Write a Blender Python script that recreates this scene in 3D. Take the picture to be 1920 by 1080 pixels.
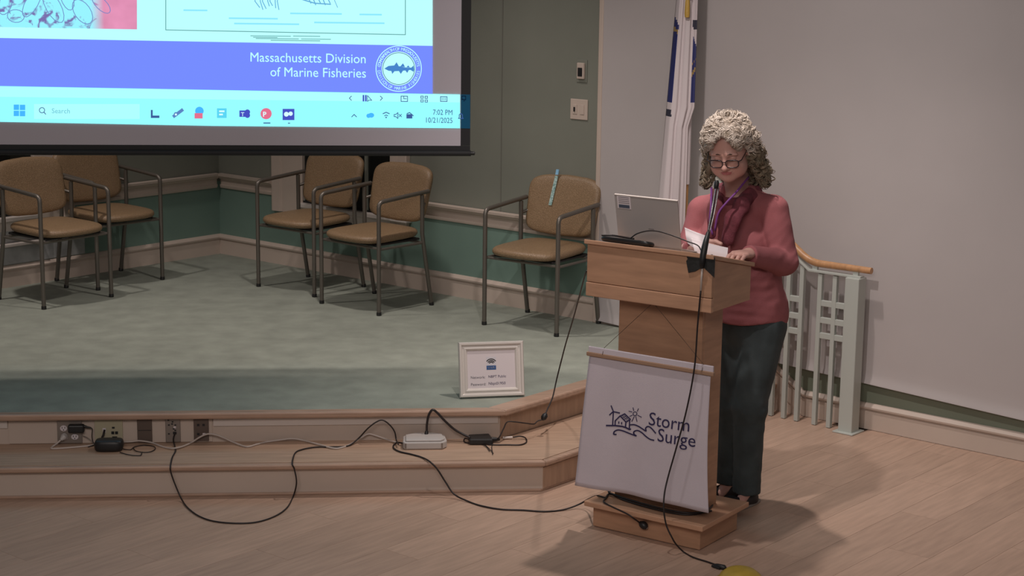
import bpy, math, random
import numpy as np
from mathutils import Vector, Matrix
random.seed(7)
for o in list(bpy.data.objects): bpy.data.objects.remove(o)
SC = bpy.context.scene
COL = SC.collection
# ------------------------------------------------------------ camera
FPX, PITCH, ROLL, YAW, CH = 3306.0, .19333, .012655, .08687, 2.42
_F = np.array([math.sin(YAW)*math.cos(PITCH), math.cos(YAW)*math.cos(PITCH), -math.sin(PITCH)])
_R = np.array([math.cos(YAW), -math.sin(YAW), 0.]); _U = np.cross(_R, _F)
_I = _R*math.cos(ROLL)+_U*math.sin(ROLL); _J = _R*math.sin(ROLL)-_U*math.cos(ROLL)
cam = bpy.data.objects.new('camera', bpy.data.cameras.new('camera')); COL.objects.link(cam)
cam.data.sensor_width = 36; cam.data.lens = FPX/1920*36; cam.data.clip_end = 100
M = Matrix.Identity(4)
for k in range(3):
    M[k][0] = _I[k]; M[k][1] = -_J[k]; M[k][2] = -_F[k]
M[2][3] = CH
cam.matrix_world = M
SC.camera = cam
# ------------------------------------------------------------ world, lights, exposure
SC.view_settings.view_transform = 'Standard'; SC.view_settings.look = 'None'
SC.view_settings.exposure = 0.07; SC.view_settings.gamma = 1.0; SC.view_settings.use_curve_mapping = False
w = bpy.data.worlds.new('world'); SC.world = w; w.use_nodes = True
w.node_tree.nodes['Background'].inputs[0].default_value = (1.0, .93, .92, 1)
w.node_tree.nodes['Background'].inputs[1].default_value = .09
def spot(name, loc, tgt, power, size=110, blend=.6, rad=.05, col=(1, .88, .82)):
    l = bpy.data.lights.new(name, 'SPOT'); l.energy = power; l.spot_size = math.radians(size)
    l.spot_blend = blend; l.shadow_soft_size = rad; l.color = col
    o = bpy.data.objects.new(name, l); COL.objects.link(o); o.location = loc
    o.rotation_euler = (Vector(tgt)-Vector(loc)).to_track_quat('-Z', 'Y').to_euler()
    return o
spot('ceiling_spot', (1.45, 7.85, 3.6), (1.4, 7.25, 0), 165, 92, .8)
spot('ceiling_spot', (-.08, 9.35, 3.6), (-.15, 9.3, 0), 145, 100, 1.0, .08)
spot('ceiling_spot', (-2.3, 9.7, 3.6), (-2.1, 9.9, 0), 130, 108, 1.0, .08)
spot('ceiling_spot', (.7, 6.3, 3.6), (1.85, 8.4, .8), 165, 84, 1.0, .05, (1, .90, .86))
def area(name, loc, tgt, power, sx, sy, col):
    l = bpy.data.lights.new(name, 'AREA'); l.energy = power; l.shape = 'RECTANGLE'; l.size = sx; l.size_y = sy; l.color = col
    o = bpy.data.objects.new(name, l); COL.objects.link(o); o.location = loc
    o.rotation_euler = (Vector(tgt)-Vector(loc)).to_track_quat('-Z', 'Y').to_euler()
    return o
area('front_fill_light', (-.6, 1.2, 3.5), (0, 8.0, .3), 98, 3.0, 1.2, (1, .88, .82))  # added fill from the camera side, brightens risers, lectern front and banner
# ------------------------------------------------------------ helpers
def at(px, py, z=None, Y=None, A=None, n=None):
    """point where the line of sight of a photograph pixel meets a real plane (height z, depth Y, or plane A,n)"""
    d = _F*FPX+_I*(px-960)+_J*(py-540); o = np.array([0, 0, CH])
    if z is not None: t = (z-CH)/d[2]
    elif Y is not None: t = Y/d[1]
    else:
        n = np.array(n, float); t = ((np.array(A, float)-o)@n)/(d@n)
    return o+d*t
def lin(c):
    return tuple((x/12.92 if x <= .04045 else ((x+.055)/1.055)**2.4) for x in [v/255 for v in c])
def mat(name, col, rough=.6, metal=0, noise=0, scale=20, bump=0, bscale=None, stretch=(1, 1, 1), col2=None, spec=None, emit=None, rnd=0, kind='noise', detail=4, coat=0):
    m = bpy.data.materials.new(name); m.use_nodes = True; nt = m.node_tree; nd = nt.nodes; L = nt.links
    b = nd['Principled BSDF']
    b.inputs['Base Color'].default_value = (*col, 1); b.inputs['Roughness'].default_value = rough; b.inputs['Metallic'].default_value = metal
    if spec is not None: b.inputs['Specular IOR Level'].default_value = spec
    if coat: b.inputs['Coat Weight'].default_value = coat
    if emit:
        b.inputs['Emission Color'].default_value = (*emit[:3], 1); b.inputs['Emission Strength'].default_value = emit[3]
    if noise or bump or rnd:
        tc = nd.new('ShaderNodeTexCoord'); mp = nd.new('ShaderNodeMapping'); mp.inputs['Scale'].default_value = stretch
        L.new(tc.outputs['Object'], mp.inputs['Vector'])
        if rnd:
            oi = nd.new('ShaderNodeObjectInfo'); vm = nd.new('ShaderNodeVectorMath'); vm.operation = 'MULTIPLY_ADD'
            cb = nd.new('ShaderNodeCombineXYZ')
            for k in range(3): L.new(oi.outputs['Random'], cb.inputs[k])
            vm.inputs[1].default_value = (37, 37, 37); L.new(cb.outputs[0], vm.inputs[0]); L.new(tc.outputs['Object'], vm.inputs[2]); L.new(vm.outputs[0], mp.inputs['Vector'])
        def tex(s):
            if kind == 'voronoi':
                t = nd.new('ShaderNodeTexVoronoi'); t.inputs['Scale'].default_value = s; o = t.outputs['Distance']
            else:
                t = nd.new('ShaderNodeTexNoise'); t.inputs['Scale'].default_value = s; t.inputs['Detail'].default_value = detail; o = t.outputs['Fac']
            L.new(mp.outputs[0], t.inputs['Vector']); return o
        f = tex(scale)
        if noise:
            r = nd.new('ShaderNodeValToRGB'); c2 = col2 or tuple(min(1, x*(1+noise)) for x in col); c1 = col if col2 else tuple(x*(1-noise) for x in col)
            r.color_ramp.elements[0].color = (*c1, 1); r.color_ramp.elements[1].color = (*c2, 1)
            r.color_ramp.elements[0].position = .3; r.color_ramp.elements[1].position = .7
            L.new(f, r.inputs[0]); out = r.outputs[0]
            if rnd:
                hs = nd.new('ShaderNodeHueSaturation'); ma = nd.new('ShaderNodeMapRange'); ma.inputs[3].default_value = 1-rnd; ma.inputs[4].default_value = 1+rnd
                L.new(oi.outputs['Random'], ma.inputs[0]); L.new(ma.outputs[0], hs.inputs['Value']); L.new(out, hs.inputs['Color']); out = hs.outputs[0]
            L.new(out, b.inputs['Base Color'])
        if bump:
            bp = nd.new('ShaderNodeBump'); bp.inputs['Strength'].default_value = bump; bp.inputs['Distance'].default_value = .004
            L.new(tex(bscale or scale), bp.inputs['Height']); L.new(bp.outputs[0], b.inputs['Normal'])
    return m
def flat(name, rgb, strength=1.0):
    m = bpy.data.materials.new(name); m.use_nodes = True; nt = m.node_tree
    for x in list(nt.nodes): nt.nodes.remove(x)
    e = nt.nodes.new('ShaderNodeEmission'); o = nt.nodes.new('ShaderNodeOutputMaterial')
    e.inputs[0].default_value = (*lin(rgb), 1); e.inputs[1].default_value = strength; nt.links.new(e.outputs[0], o.inputs[0])
    return m
def wm(o):
    if o is None: return Matrix.Identity(4)
    return wm(o.parent) @ o.matrix_parent_inverse @ o.matrix_basis
def link(name, me, m, parent=None, smooth=False):
    o = bpy.data.objects.new(name, me); COL.objects.link(o)
    ms = m if isinstance(m, (list, tuple)) else [m]
    for x in ms: me.materials.append(x)
    if smooth is True: me.polygons.foreach_set('use_smooth', [True]*len(me.polygons))
    elif smooth:
        me.polygons.foreach_set('use_smooth', [True]*len(me.polygons)); me.set_sharp_from_angle(angle=smooth)
    if parent is not None:
        o.parent = parent; o.matrix_parent_inverse = wm(parent).inverted()
    return o
class MB:
    def __init__(s): s.v = []; s.f = []
    def add(s, v, f):
        k = len(s.v); s.v += [tuple(map(float, p)) for p in v]; s.f += [tuple(i+k for i in q) for q in f]; return s
    def box(s, x0, x1, y0, y1, z0, z1, T=None):
        v = [(x, y, z) for x in (x0, x1) for y in (y0, y1) for z in (z0, z1)]
        if T: v = [T(*p) for p in v]
        return s.add(v, [(0, 1, 3, 2), (4, 6, 7, 5), (0, 4, 5, 1), (2, 3, 7, 6), (0, 2, 6, 4), (1, 5, 7, 3)])
    def prism(s, poly, lo, hi, T=None):
        """poly of 2-D points, extruded from lo to hi; T maps (a,b,c) to the world"""
        n = len(poly); T = T or (lambda a, b, c: (a, b, c))
        v = [T(a, b, lo) for a, b in poly]+[T(a, b, hi) for a, b in poly]
        return s.add(v, [tuple(range(n))[::-1], tuple(range(n, 2*n))]+[(i, (i+1) % n, n+(i+1) % n, n+i) for i in range(n)])
    def tube(s, pts, r, n=8, cap=True, up=None):
        P = [np.array(p, float) for p in pts]; m = len(P); rr = r if hasattr(r, '__len__') else [r]*m
        T0 = P[1]-P[0]; a = np.array(up if up is not None else ((0, 0, 1) if abs(T0[2]) < .9*np.linalg.norm(T0) else (1, 0, 0)), float)
        V = []
        for i in range(m):
            t = P[min(i+1, m-1)]-P[max(i-1, 0)]; t /= (np.linalg.norm(t)+1e-12)
            a = a-t*(a@t); l = np.linalg.norm(a); a = a/l if l > 1e-6 else np.array([1., 0, 0]); b = np.cross(t, a)
            for k in range(n):
                th = 2*math.pi*k/n; V.append(P[i]+rr[i]*(a*math.cos(th)+b*math.sin(th)))
        F = [(i*n+k, i*n+(k+1) % n, (i+1)*n+(k+1) % n, (i+1)*n+k) for i in range(m-1) for k in range(n)]
        if cap: F += [tuple(range(n))[::-1], tuple(range((m-1)*n, m*n))]
        return s.add(V, F)
    def lathe(s, prof, c, n=20, T=None):
        V = []; F = []; m = len(prof)
        for (r, z) in prof:
            for k in range(n):
                th = 2*math.pi*k/n; p = (r*math.cos(th), r*math.sin(th), z)
                if T: p = T(*p)
                V.append((p[0]+c[0], p[1]+c[1], p[2]+c[2]))
        F = [(i*n+k, i*n+(k+1) % n, (i+1)*n+(k+1) % n, (i+1)*n+k) for i in range(m-1) for k in range(n)]
        F += [tuple(range(n))[::-1], tuple(range((m-1)*n, m*n))]
        return s.add(V, F)
    def rings(s, R, closed=True):
        n = len(R[0]); V = [p for r in R for p in r]
        F = [(i*n+k, i*n+(k+1) % n, (i+1)*n+(k+1) % n, (i+1)*n+k) for i in range(len(R)-1) for k in range(n)]
        if closed: F += [tuple(range(n))[::-1], tuple(range((len(R)-1)*n, len(R)*n))]
        return s.add(V, F)
    def mesh(s):
        me = bpy.data.meshes.new('mesh'); me.from_pydata(s.v, [], s.f); me.validate(); 
        import bmesh
        bm = bmesh.new(); bm.from_mesh(me); bmesh.ops.recalc_face_normals(bm, faces=bm.faces); bm.to_mesh(me); bm.free()
        return me
    def build(s, name, m, parent=None, smooth=False, bevel=0, seg=2):
        o = link(name, s.mesh(), m, parent, smooth)
        if bevel:
            b = o.modifiers.new('bevel', 'BEVEL'); b.width = bevel; b.segments = seg; b.limit_method = 'ANGLE'; b.angle_limit = .6
        return o
def empty(name, loc, rz=0, label=None, cat=None, group=None, kind=None):
    o = bpy.data.objects.new(name, None); COL.objects.link(o); o.location = loc; o.rotation_euler = (0, 0, rz); o.empty_display_size = .05
    return tag(o, label, cat, group, kind)
def tag(o, label=None, cat=None, group=None, kind=None):
    if label: o['label'] = label
    if cat: o['category'] = cat
    if group: o['group'] = group
    if kind: o['kind'] = kind
    return o
def copy_tree(o, parent=None):
    c = o.copy(); COL.objects.link(c); c.parent = parent
    for ch in list(o.children): copy_tree(ch, c)
    return c
def spline(pts, k=6):
    P = [np.array(p, float) for p in pts]; P = [2*P[0]-P[1]]+P+[2*P[-1]-P[-2]]; out = []
    for i in range(1, len(P)-2):
        for j in range(k):
            t = j/k; a, b, c, d = P[i-1:i+3]
            out.append(.5*((2*b)+(-a+c)*t+(2*a-5*b+4*c-d)*t*t+(-a+3*b-3*c+d)*t**3))
    out.append(P[-2]); return out
def rnd_path(pts, r=.03, k=5):
    """polyline with rounded corners"""
    P = [np.array(p, float) for p in pts]; out = [P[0]]
    for i in range(1, len(P)-1):
        a = P[i-1]-P[i]; b = P[i+1]-P[i]; la = np.linalg.norm(a); lb = np.linalg.norm(b); q = min(r, la*.45, lb*.45)
        A = P[i]+a/la*q; B = P[i]+b/lb*q
        for j in range(k+1):
            t = j/k; out.append((1-t)**2*A+2*t*(1-t)*P[i]+t*t*B)
    out.append(P[-1]); return out
def text_geo(s, size=1, align='LEFT', bold=0):
    c = bpy.data.curves.new('t', 'FONT'); c.body = s; c.size = size; c.align_x = align; c.offset = bold*size*.05; c.resolution_u = 3
    o = bpy.data.objects.new('t', c); COL.objects.link(o); dg = bpy.context.evaluated_depsgraph_get(); me = bpy.data.meshes.new_from_object(o.evaluated_get(dg))
    v = [tuple(x.co[:2]) for x in me.vertices]; f = [tuple(p.vertices) for p in me.polygons]
    bpy.data.objects.remove(o); bpy.data.curves.remove(c); bpy.data.meshes.remove(me)
    return v, f
def ribbon(pts, w, closed=False, sub=1):
    """flat line drawn through 2-D points"""
    if closed: pts = list(pts)+[pts[0]]
    V = []; F = []
    for (x0, y0), (x1, y1) in zip(pts[:-1], pts[1:]):
        l = math.hypot(x1-x0, y1-y0)+1e-9; nx, ny = -(y1-y0)/l*w/2, (x1-x0)/l*w/2; ex, ey = (x1-x0)/l*w*.3, (y1-y0)/l*w*.3
        k = len(V); V += [(x0-ex+nx, y0-ey+ny), (x0-ex-nx, y0-ey-ny), (x1+ex-nx, y1+ey-ny), (x1+ex+nx, y1+ey+ny)]; F.append((k, k+1, k+2, k+3))
    return V, F
def merge2(items):
    V = []; F = []
    for v, f in items:
        k = len(V); V += list(v); F += [tuple(i+k for i in q) for q in f]
    return V, F
def place2(geo, T, name, m, parent, thick=0):
    V, F = geo; mb = MB(); mb.v = [tuple(map(float, T(*p))) for p in V]; mb.f = list(F)
    me = bpy.data.meshes.new(name); me.from_pydata(mb.v, [], mb.f)
    return link(name, me, m, parent)
# ------------------------------------------------------------ materials
def lx(*c): return lin(c)
m_carpet = mat('stage_carpet', (.27, .295, .25), .95, noise=.13, scale=7, bump=.5, bscale=260, detail=6)
m_floor = mat('floor_laminate', (.47, .325, .245), .42, noise=.11, scale=5, stretch=(1, 9, 1), rnd=.06, spec=.35)
m_woodtrim = mat('maple_edge', (.42, .28, .205), .45, noise=.14, scale=6, stretch=(1, 8, 8))
m_tread = mat('maple_tread', (.46, .315, .225), .5, noise=.12, scale=5, stretch=(1, 9, 1))
m_beige = mat('beige_paint', (.54, .45, .385), .55, noise=.03, scale=4)
m_green = mat('green_paint', (.165, .255, .215), .6, noise=.05, scale=3)
m_green2 = mat('dark_green_paint', (.17, .20, .15), .6, noise=.05, scale=3)
m_stagewall = mat('grey_green_paint', (.20, .21, .175), .65, noise=.04, scale=3)
m_white = mat('off_white_paint', (.455, .42, .415), .7, noise=.03, scale=2)
m_whitetrim = mat('white_trim_paint', (.62, .56, .52), .5)
m_glass = mat('night_glass', (.012, .013, .012), .12)
m_black = mat('black_plastic', (.012, .012, .013), .45)
m_cord = mat('black_cord', (.014, .009, .009), .5)
m_cordw = mat('white_cord', (.52, .46, .42), .5)
m_podium = mat('cherry_veneer', (.46, .265, .165), .42, noise=.14, scale=4, stretch=(1.2, 1.2, 9), spec=.4)
m_podium2 = mat('cherry_veneer_cross', (.50, .29, .185), .42, noise=.14, scale=4, stretch=(1.5, 1.5, 12), spec=.4)
m_steel = mat('bronze_steel', (.16, .145, .125), .42, .55)
m_fabric = mat('tan_patterned_vinyl', (.19, .122, .065), .42, noise=.5, scale=230, col2=(.29, .195, .112), bump=.3, bscale=230, kind='voronoi', spec=.5)
m_silver = mat('silver_plastic', (.42, .39, .38), .4, .1)
m_paper = mat('white_paper', (.66, .60, .62), .8)
# ============================================================ the room
S2 = math.sqrt(.5)
CRN = (-.965, 12.085)                     # room corner behind the stage
def TA(u, z, d=0): return (CRN[0]+u*S2-d*S2, CRN[1]-u*S2-d*S2, z)     # right wall: u along, z up, d into the room
def TB(u, z, d=0): return (CRN[0]-u*S2+d*S2, CRN[1]-u*S2-d*S2, z)     # left wall
STZ, TRZ = .30, .15
floor = MB().box(-5, 5, 1.0, 9.6, -.06, -.006).build('floor', mat('floor_underlay', (.10, .06, .04), .8)); tag(floor, kind='structure')
bw, bl = .19, 1.28
bm_ = MB().box(0, bl-.0012, 0, bw-.0012, -.006, 0).mesh(); bm_.materials.append(m_floor)
ox, oy = -3.4, 3.2
nb = 0
for i in range(-2, 52):
    for j in range(-6, 9):
        a = j*bl+((i*37) % 11)/11*bl; b = i*bw
        # a runs along (1,1), b along (-1,1)
        x = .6+(a-b)*S2; y = 6.4+(a+b-3.6)*S2
        cx = x+(bl-bw)/2*S2; cy = y+(bl+bw)/2*S2
        if not (5.75 < cy < 9.1 and -2.9 < cx < 4.3): continue
        if cy > 8.15 and cx < 1.2+ (cy-8.15): continue
        if cx+cy > 11.12+.75: continue
        o = bpy.data.objects.new('floor_board', bm_); COL.objects.link(o); o.location = (x, y, 0); o.rotation_euler = (0, 0, math.pi/4); o.parent = floor; nb += 1
print('boards', nb)
# right wall (one 45 degree plane from the corner past the stage)
wr = MB().box(0, 8.2, 0, 3.7, -.12, 0, TA).build('wall_right', m_stagewall); tag(wr, kind='structure')
MB().box(0, 3.27, STZ, .80, 0, .004, TA).build('lower_wall_panel', m_green, wr)
MB().box(2.525, 2.532, .86, 3.7, 0, .003, TA).build('wall_joint', mat('joint_paint', (.17, .17, .145), .7), wr)
MB().box(3.27, 8.2, 0, .42, 0, .003, TA).build('lower_wall_band', m_green2, wr)
# white upper wall whose foot curves out to a lip
mb = MB(); R = []
for i in range(0, 25):
    u = 3.285+i*(8.2-3.285)/24; zl = .318-(u-3.42)*(.318-.215)/(5.845-3.42); zl = max(zl, .1)
    R.append([TA(u, 3.7, .004), TA(u, 3.7, .03), TA(u, zl+.11, .03), TA(u, zl+.055, .032), TA(u, zl+.02, .037), TA(u, zl+.006, .044), TA(u, zl-.004, .046), TA(u, zl-.006, .040), TA(u, zl-.006, .004)])
mb.rings(R).build('upper_wall_panel', m_white, wr, smooth=.6)
MB().box(3.245, 3.252, STZ, 3.7, 0, .012, TA).build('dark_joint_strip', mat('dark_joint', (.05, .045, .04), .8), wr)  # narrow dark strip beside the corner bead
MB().box(3.254, 3.285, STZ, 3.7, 0, .034, TA).build('corner_bead', m_beige, wr, bevel=.006)
wl = MB().box(0, 5.2, 0, 3.7, -.12, 0, TB).build('wall_left', m_stagewall); tag(wl, kind='structure')
MB().box(0, 5.2, STZ, .80, 0, .004, TB).build('lower_wall_panel', m_green, wl)
def rail(T, u0, u1, parent, name='chair_rail'):
    prof = [(.006, .755), (.014, .757), (.020, .772), (.020, .778), (.012, .784), (.012, .815), (.030, .826), (.036, .836), (.050, .842), (.052, .856), (.006, .858)]
    MB().rings([[T(u, z, d) for d, z in prof] for u in (u0, u1)]).build(name, m_beige, parent, smooth=.4)
def skirt(T, pts, h, parent, name, dz=0):
    """pts: list of (u, z of the foot)"""
    prof = [(.004, 0), (.016, 0), (.016, .093), (.010, .098), (.010, .103), (.026, .108), (.028, .118), (.020, .128), (.012, .135), (.004, .137)]
    return MB().rings([[T(u, z0+z, d) for d, z in prof] for u, z0 in pts]).build(name, m_beige, parent, smooth=.4)
t1 = MB().box(0, .001, .8, .801, 0, .001, TA)
tr1 = empty('trim_1', TA(1, .8), kind='structure'); rail(TA, .03, .56, tr1); rail(TA, 1.79, 3.25, tr1)
tr2 = empty('trim_2', TB(1, .8), kind='structure'); rail(TB, .03, 1.29, tr2)
tag(skirt(TA, [(0, STZ), (3.26, STZ)], .13, None, 'baseboard_right'), kind='structure')
tag(skirt(TB, [(0, STZ), (5.2, STZ)], .13, None, 'baseboard_left'), kind='structure')
tag(skirt(TA, [(3.29, STZ-.004), (4.19, STZ-.004), (4.64, .002), (8.2, .002)], .13, None, 'baseboard_front'), kind='structure')
MB().prism([(3.9, 0), (4.66, 0), (4.64, .03), (4.19, .32), (3.9, .32)], .003, .012, TA).build('stair_skirt', m_beige, wr)
# ---- window in the right wall
def window(T, name, u0, u1, mull, z0=.74, z1=2.1):
    r = empty(name, T((u0+u1)/2, z0), kind='structure')
    def casing(a, b, s):
        prof = [(.0, a), (.022, a+s*.0), (.026, a+s*.006), (.026, b-s*.11), (.016, b-s*.10), (.016, b-s*.085), (.030, b-s*.075), (.034, b-s*.01), (.030, b), (0, b)]
        MB().rings([[T(u, z, d) for d, u in prof] for z in (z0-.08, z1+.15)]).build('casing', m_beige, r, smooth=.4)
    casing(u0, u0-.29, -1); casing(u1, u1+.15, 1)
    MB().box(u0-.29, u1+.15, z1, z1+.15, 0, .03, T).build('head_casing', m_beige, r)
    MB().box(u0-.0, u1+.0, z0-.09, z0-.03, 0, .022, T).build('apron', m_whitetrim, r, bevel=.003)
    MB().box(u0-.02, u1+.17, z0-.03, z0, 0, .055, T).build('sill', m_whitetrim, r, bevel=.006)
    ms = [u0]+mull+[u1]
    for a, b in zip(ms[:-1], ms[1:]):
        MB().box(a+.008, b-.008, z0+.01, z1, .001, .006, T).build('pane', m_glass, r)
    for a in mull: MB().box(a-.010, a+.010, z0, z1, 0, .02, T).build('mullion', m_stagewall, r)
    MB().box(u0, u1, z0, z0+.012, 0, .018, T).build('sash_rail', m_black, r)
    return r
window(TA, 'window_1', .85, 1.64, [1.11, 1.427])
w2 = window(TB, 'window_2', 1.50, 2.6, [1.9, 2.25])
MB().box(1.13, 3.2, .44, .66, 0, .012, TB).build('light_patch_panel', mat('painted_light_patch', (.40, .41, .41), .6, noise=.22, scale=9), wl, bevel=.003)  # patch of spilled light on the lower wall, painted in as a pale panel
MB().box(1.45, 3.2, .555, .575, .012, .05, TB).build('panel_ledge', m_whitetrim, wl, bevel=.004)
# ---- stage: carpeted platform and one step, chamfered at 45 degrees towards the right wall
XL = -3.4
def chain(xc, y, off=0):
    """front polyline of a level: along X then turning 45 degrees to the right wall"""
    t = (11.12-(xc+y))/2
    return [(XL, y), (xc, y), (xc+t, y+t)]
CA = TA(0, 0); 
K2_ = math.sqrt(2)
stage = empty('floor_stage', (0, 8.6, 0), kind='structure')
back = [CRN, (XL, XL+13.05)]
MB().prism(chain(.641, 7.915)+back, 0, STZ-.03).build('platform_body', m_beige, stage)
MB().prism(chain(.655, 7.895)+back, STZ-.03, STZ).build('carpet', m_carpet, stage)
def strip(xc, y, w_, z0, z1, name, m, parent, bevel=0, w2=None):
    """moulding of width w_ behind the front line, in two mitred lengths"""
    w2 = w2 or w_; k = w2*K2_-w_
    t = (11.12-(xc+y))/2
    MB().prism([(XL, y), (xc, y), (xc-k, y+w_), (XL, y+w_)], z0, z1).build(name, m, parent, bevel=bevel)
    MB().prism([(xc, y), (xc+t, y+t), (xc+t-w2*S2, y+t+w2*S2), (xc-k, y+w_)], z0, z1).build(name, m, parent, bevel=bevel)
strip(.666, 7.855, .055, STZ-.028, STZ+.002, 'nosing', m_woodtrim, stage, .008, .10)
tt = (11.12-(.641+7.915))/2
MB().prism([(.641+.003, 7.915-.003), (.641+tt, 7.915+tt-.006), (.641+tt, 7.915+tt), (.641, 7.915)], TRZ+.001, STZ-.03).build('riser_panel', m_tread, stage)
# raised strips on the upper riser
for a, b in ((XL, -1.605), (-.68, .632)):
    MB().box(a, b, 7.905, 7.9155, .225, .270).build('riser_strip', m_whitetrim, stage, bevel=.002)
MB().box(-1.60, -.685, 7.909, 7.9155, .152, .271).build('outlet_board', m_beige, stage)
step = empty('floor_step', (0, 7.7, 0), kind='structure')
MB().prism(chain(.809, 7.574)+chain(.641, 7.93)[::-1], 0, TRZ-.026).build('step_body', m_beige, step)
strip(.82, 7.535, .035, TRZ-.026, TRZ, 'nosing', m_woodtrim, step, .008)
tt = (11.12-(.809+7.574))/2
MB().prism([(.809+.003, 7.574-.003), (.809+tt, 7.574+tt-.006), (.809+tt, 7.574+tt), (.809, 7.574)], .012, TRZ-.04).build('riser_panel', m_tread, step)
k = math.tan(math.pi/8)*.035; k2 = math.tan(math.pi/8)*.39
MB().prism([(XL, 7.57), (.82-k, 7.57), (.82-k2, 7.925), (XL, 7.925)], TRZ-.02, TRZ-.0005).build('tread', m_tread, step)
tt = (11.12-(.82+7.535))/2
MB().prism([(.82-k, 7.57), (.82+tt-.035*S2, 7.535+tt+.035*S2), (.82+tt-.39*S2, 7.535+tt+.39*S2), (.82-k2, 7.925)], TRZ-.02, TRZ-.0005).build('tread', m_tread, step)
strip(.803, 7.566, .012, TRZ-.040, TRZ-.026, 'riser_moulding', m_beige, step, .003)
strip(.803, 7.564, .012, .0, .012, 'riser_foot', m_woodtrim, step, .003)
# ---- wall plates on the stage wall
t = empty('thermostat', TA(3.12, 1.67), label='small thermostat with a dark display high on the grey-green stage wall', cat='thermostat')
MB().box(3.083, 3.157, 1.655, 1.782, 0, .006, TA).build('back_plate', m_stagewall, t, bevel=.002)
MB().box(3.096, 3.146, 1.675, 1.765, .006, .022, TA).build('housing', m_beige, t, bevel=.004)
MB().box(3.106, 3.136, 1.690, 1.738, .022, .026, TA).build('display', m_black, t, bevel=.001)
t = empty('wall_plate', TA(3.105, 1.447), label='square beige two-gang wall plate below the thermostat', cat='wall plate')
MB().box(3.045, 3.167, 1.445, 1.560, 0, .008, TA).build('plate', m_beige, t, bevel=.003)
MB().box(3.064, 3.094, 1.475, 1.530, .008, .012, TA).build('rocker', m_beige, t, bevel=.002)
MB().box(3.075, 3.083, 1.490, 1.515, .012, .018, TA).build('toggle', m_black, t)
MB().box(3.115, 3.145, 1.475, 1.530, .008, .012, TA).build('rocker', m_beige, t, bevel=.002)
# ---- outlet plates in the upper riser
m_alu = mat('brushed_plate', (.26, .225, .20), .4, .4); m_brownp = mat('brown_plate', (.115, .085, .07), .45, .2)
def rz(px, py, Y=7.909): p = at(px, py, Y=Y); return p[0], p[2]
def plate(x0, x1, y0, y1, m, name, label, cat):
    a, zt = rz(x0, y0); b, zb = rz(x1, y1); zb = max(zb, .153)
    t = empty(name, ((a+b)/2, 7.909, zb), label=label, cat=cat)
    MB().box(a, b, 7.901, 7.909, zb, min(zt, .271)).build('plate', m, t, bevel=.002)
    return t, a, b, zb, min(zt, .271)
def hole(t, px, py, w_=.012, h=.010, m=m_black, name='socket_slot'):
    a, z = rz(px, py); MB().box(a-w_/2, a+w_/2, 7.899, 7.902, z-h/2, z+h/2).build(name, m, t)
def recept(t, px, py):
    a, z = rz(px, py); f = MB().lathe([(.0165, 0), (.0165, .004), (.014, .006)], (a, 7.901, z), 20, lambda x, y, zz: (x, -zz, y*.85)).build('receptacle', m_paper, t, smooth=.5)
    MB().box(a-.0075, a-.005, 7.8935, 7.8955, z+.0, z+.008).box(a+.005, a+.0075, 7.8935, 7.8955, z+.0, z+.008).box(a-.002, a+.002, 7.8935, 7.8955, z-.009, z-.004).build('socket_slot', m_black, f)
t1, *_ = plate(107, 155, 787, 831, m_alu, 'outlet_plate', 'metal double outlet plate with a white plug at the left end of the riser', 'outlet')
recept(t1, 120, 802); recept(t1, 121, 819); recept(t1, 141, 802); recept(t1, 141, 818)
t2, *_ = plate(177, 231, 786, 828, mat('ivory_plate', (.42, .385, .27), .45), 'outlet_plate', 'ivory double plate with data jacks behind the black power brick', 'outlet')
hole(t2, 213, 801, .012, .008); hole(t2, 212, 810.5, .013, .013, name='data_jack'); hole(t2, 219, 810.5, .013, .013, name='data_jack'); hole(t2, 215.5, 819, .022, .008); hole(t2, 196, 806, .014, .022, m_paper, 'white_jack')
t3, a3, b3, c3, d3 = plate(257, 286, 784, 828, m_brownp, 'outlet_plate', 'blank dark brown cover plate in the middle of the riser', 'outlet')
MB().box(a3+.004, b3-.004, 7.899, 7.901, (c3+d3)/2-.001, (c3+d3)/2+.001).build('cover_seam', m_black, t3)
t4, *_ = plate(310, 339, 784, 828, m_alu, 'outlet_plate', 'grey jack plate with the black cord plugged into it', 'outlet')
for px, py in ((316, 787), (324, 790), (317, 796), (329, 796), (323, 794), (329, 806), (317, 812.5), (326, 803)): hole(t4, px, py, .008, .006)
hole(t4, 328, 800, .011, .009, m_paper, 'white_jack'); hole(t4, 328, 811, .016, .012)
t5, *_ = plate(363, 392, 783, 826, m_brownp, 'outlet_plate', 'brown jack plate at the right end of the outlet row, white cord plugged in', 'outlet')
for px, py in ((372, 796), (382, 796), (372, 813)): hole(t5, px, py, .011, .010, name='data_jack')
hole(t5, 383, 813, .013, .010, m_paper, 'white_jack')
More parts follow.
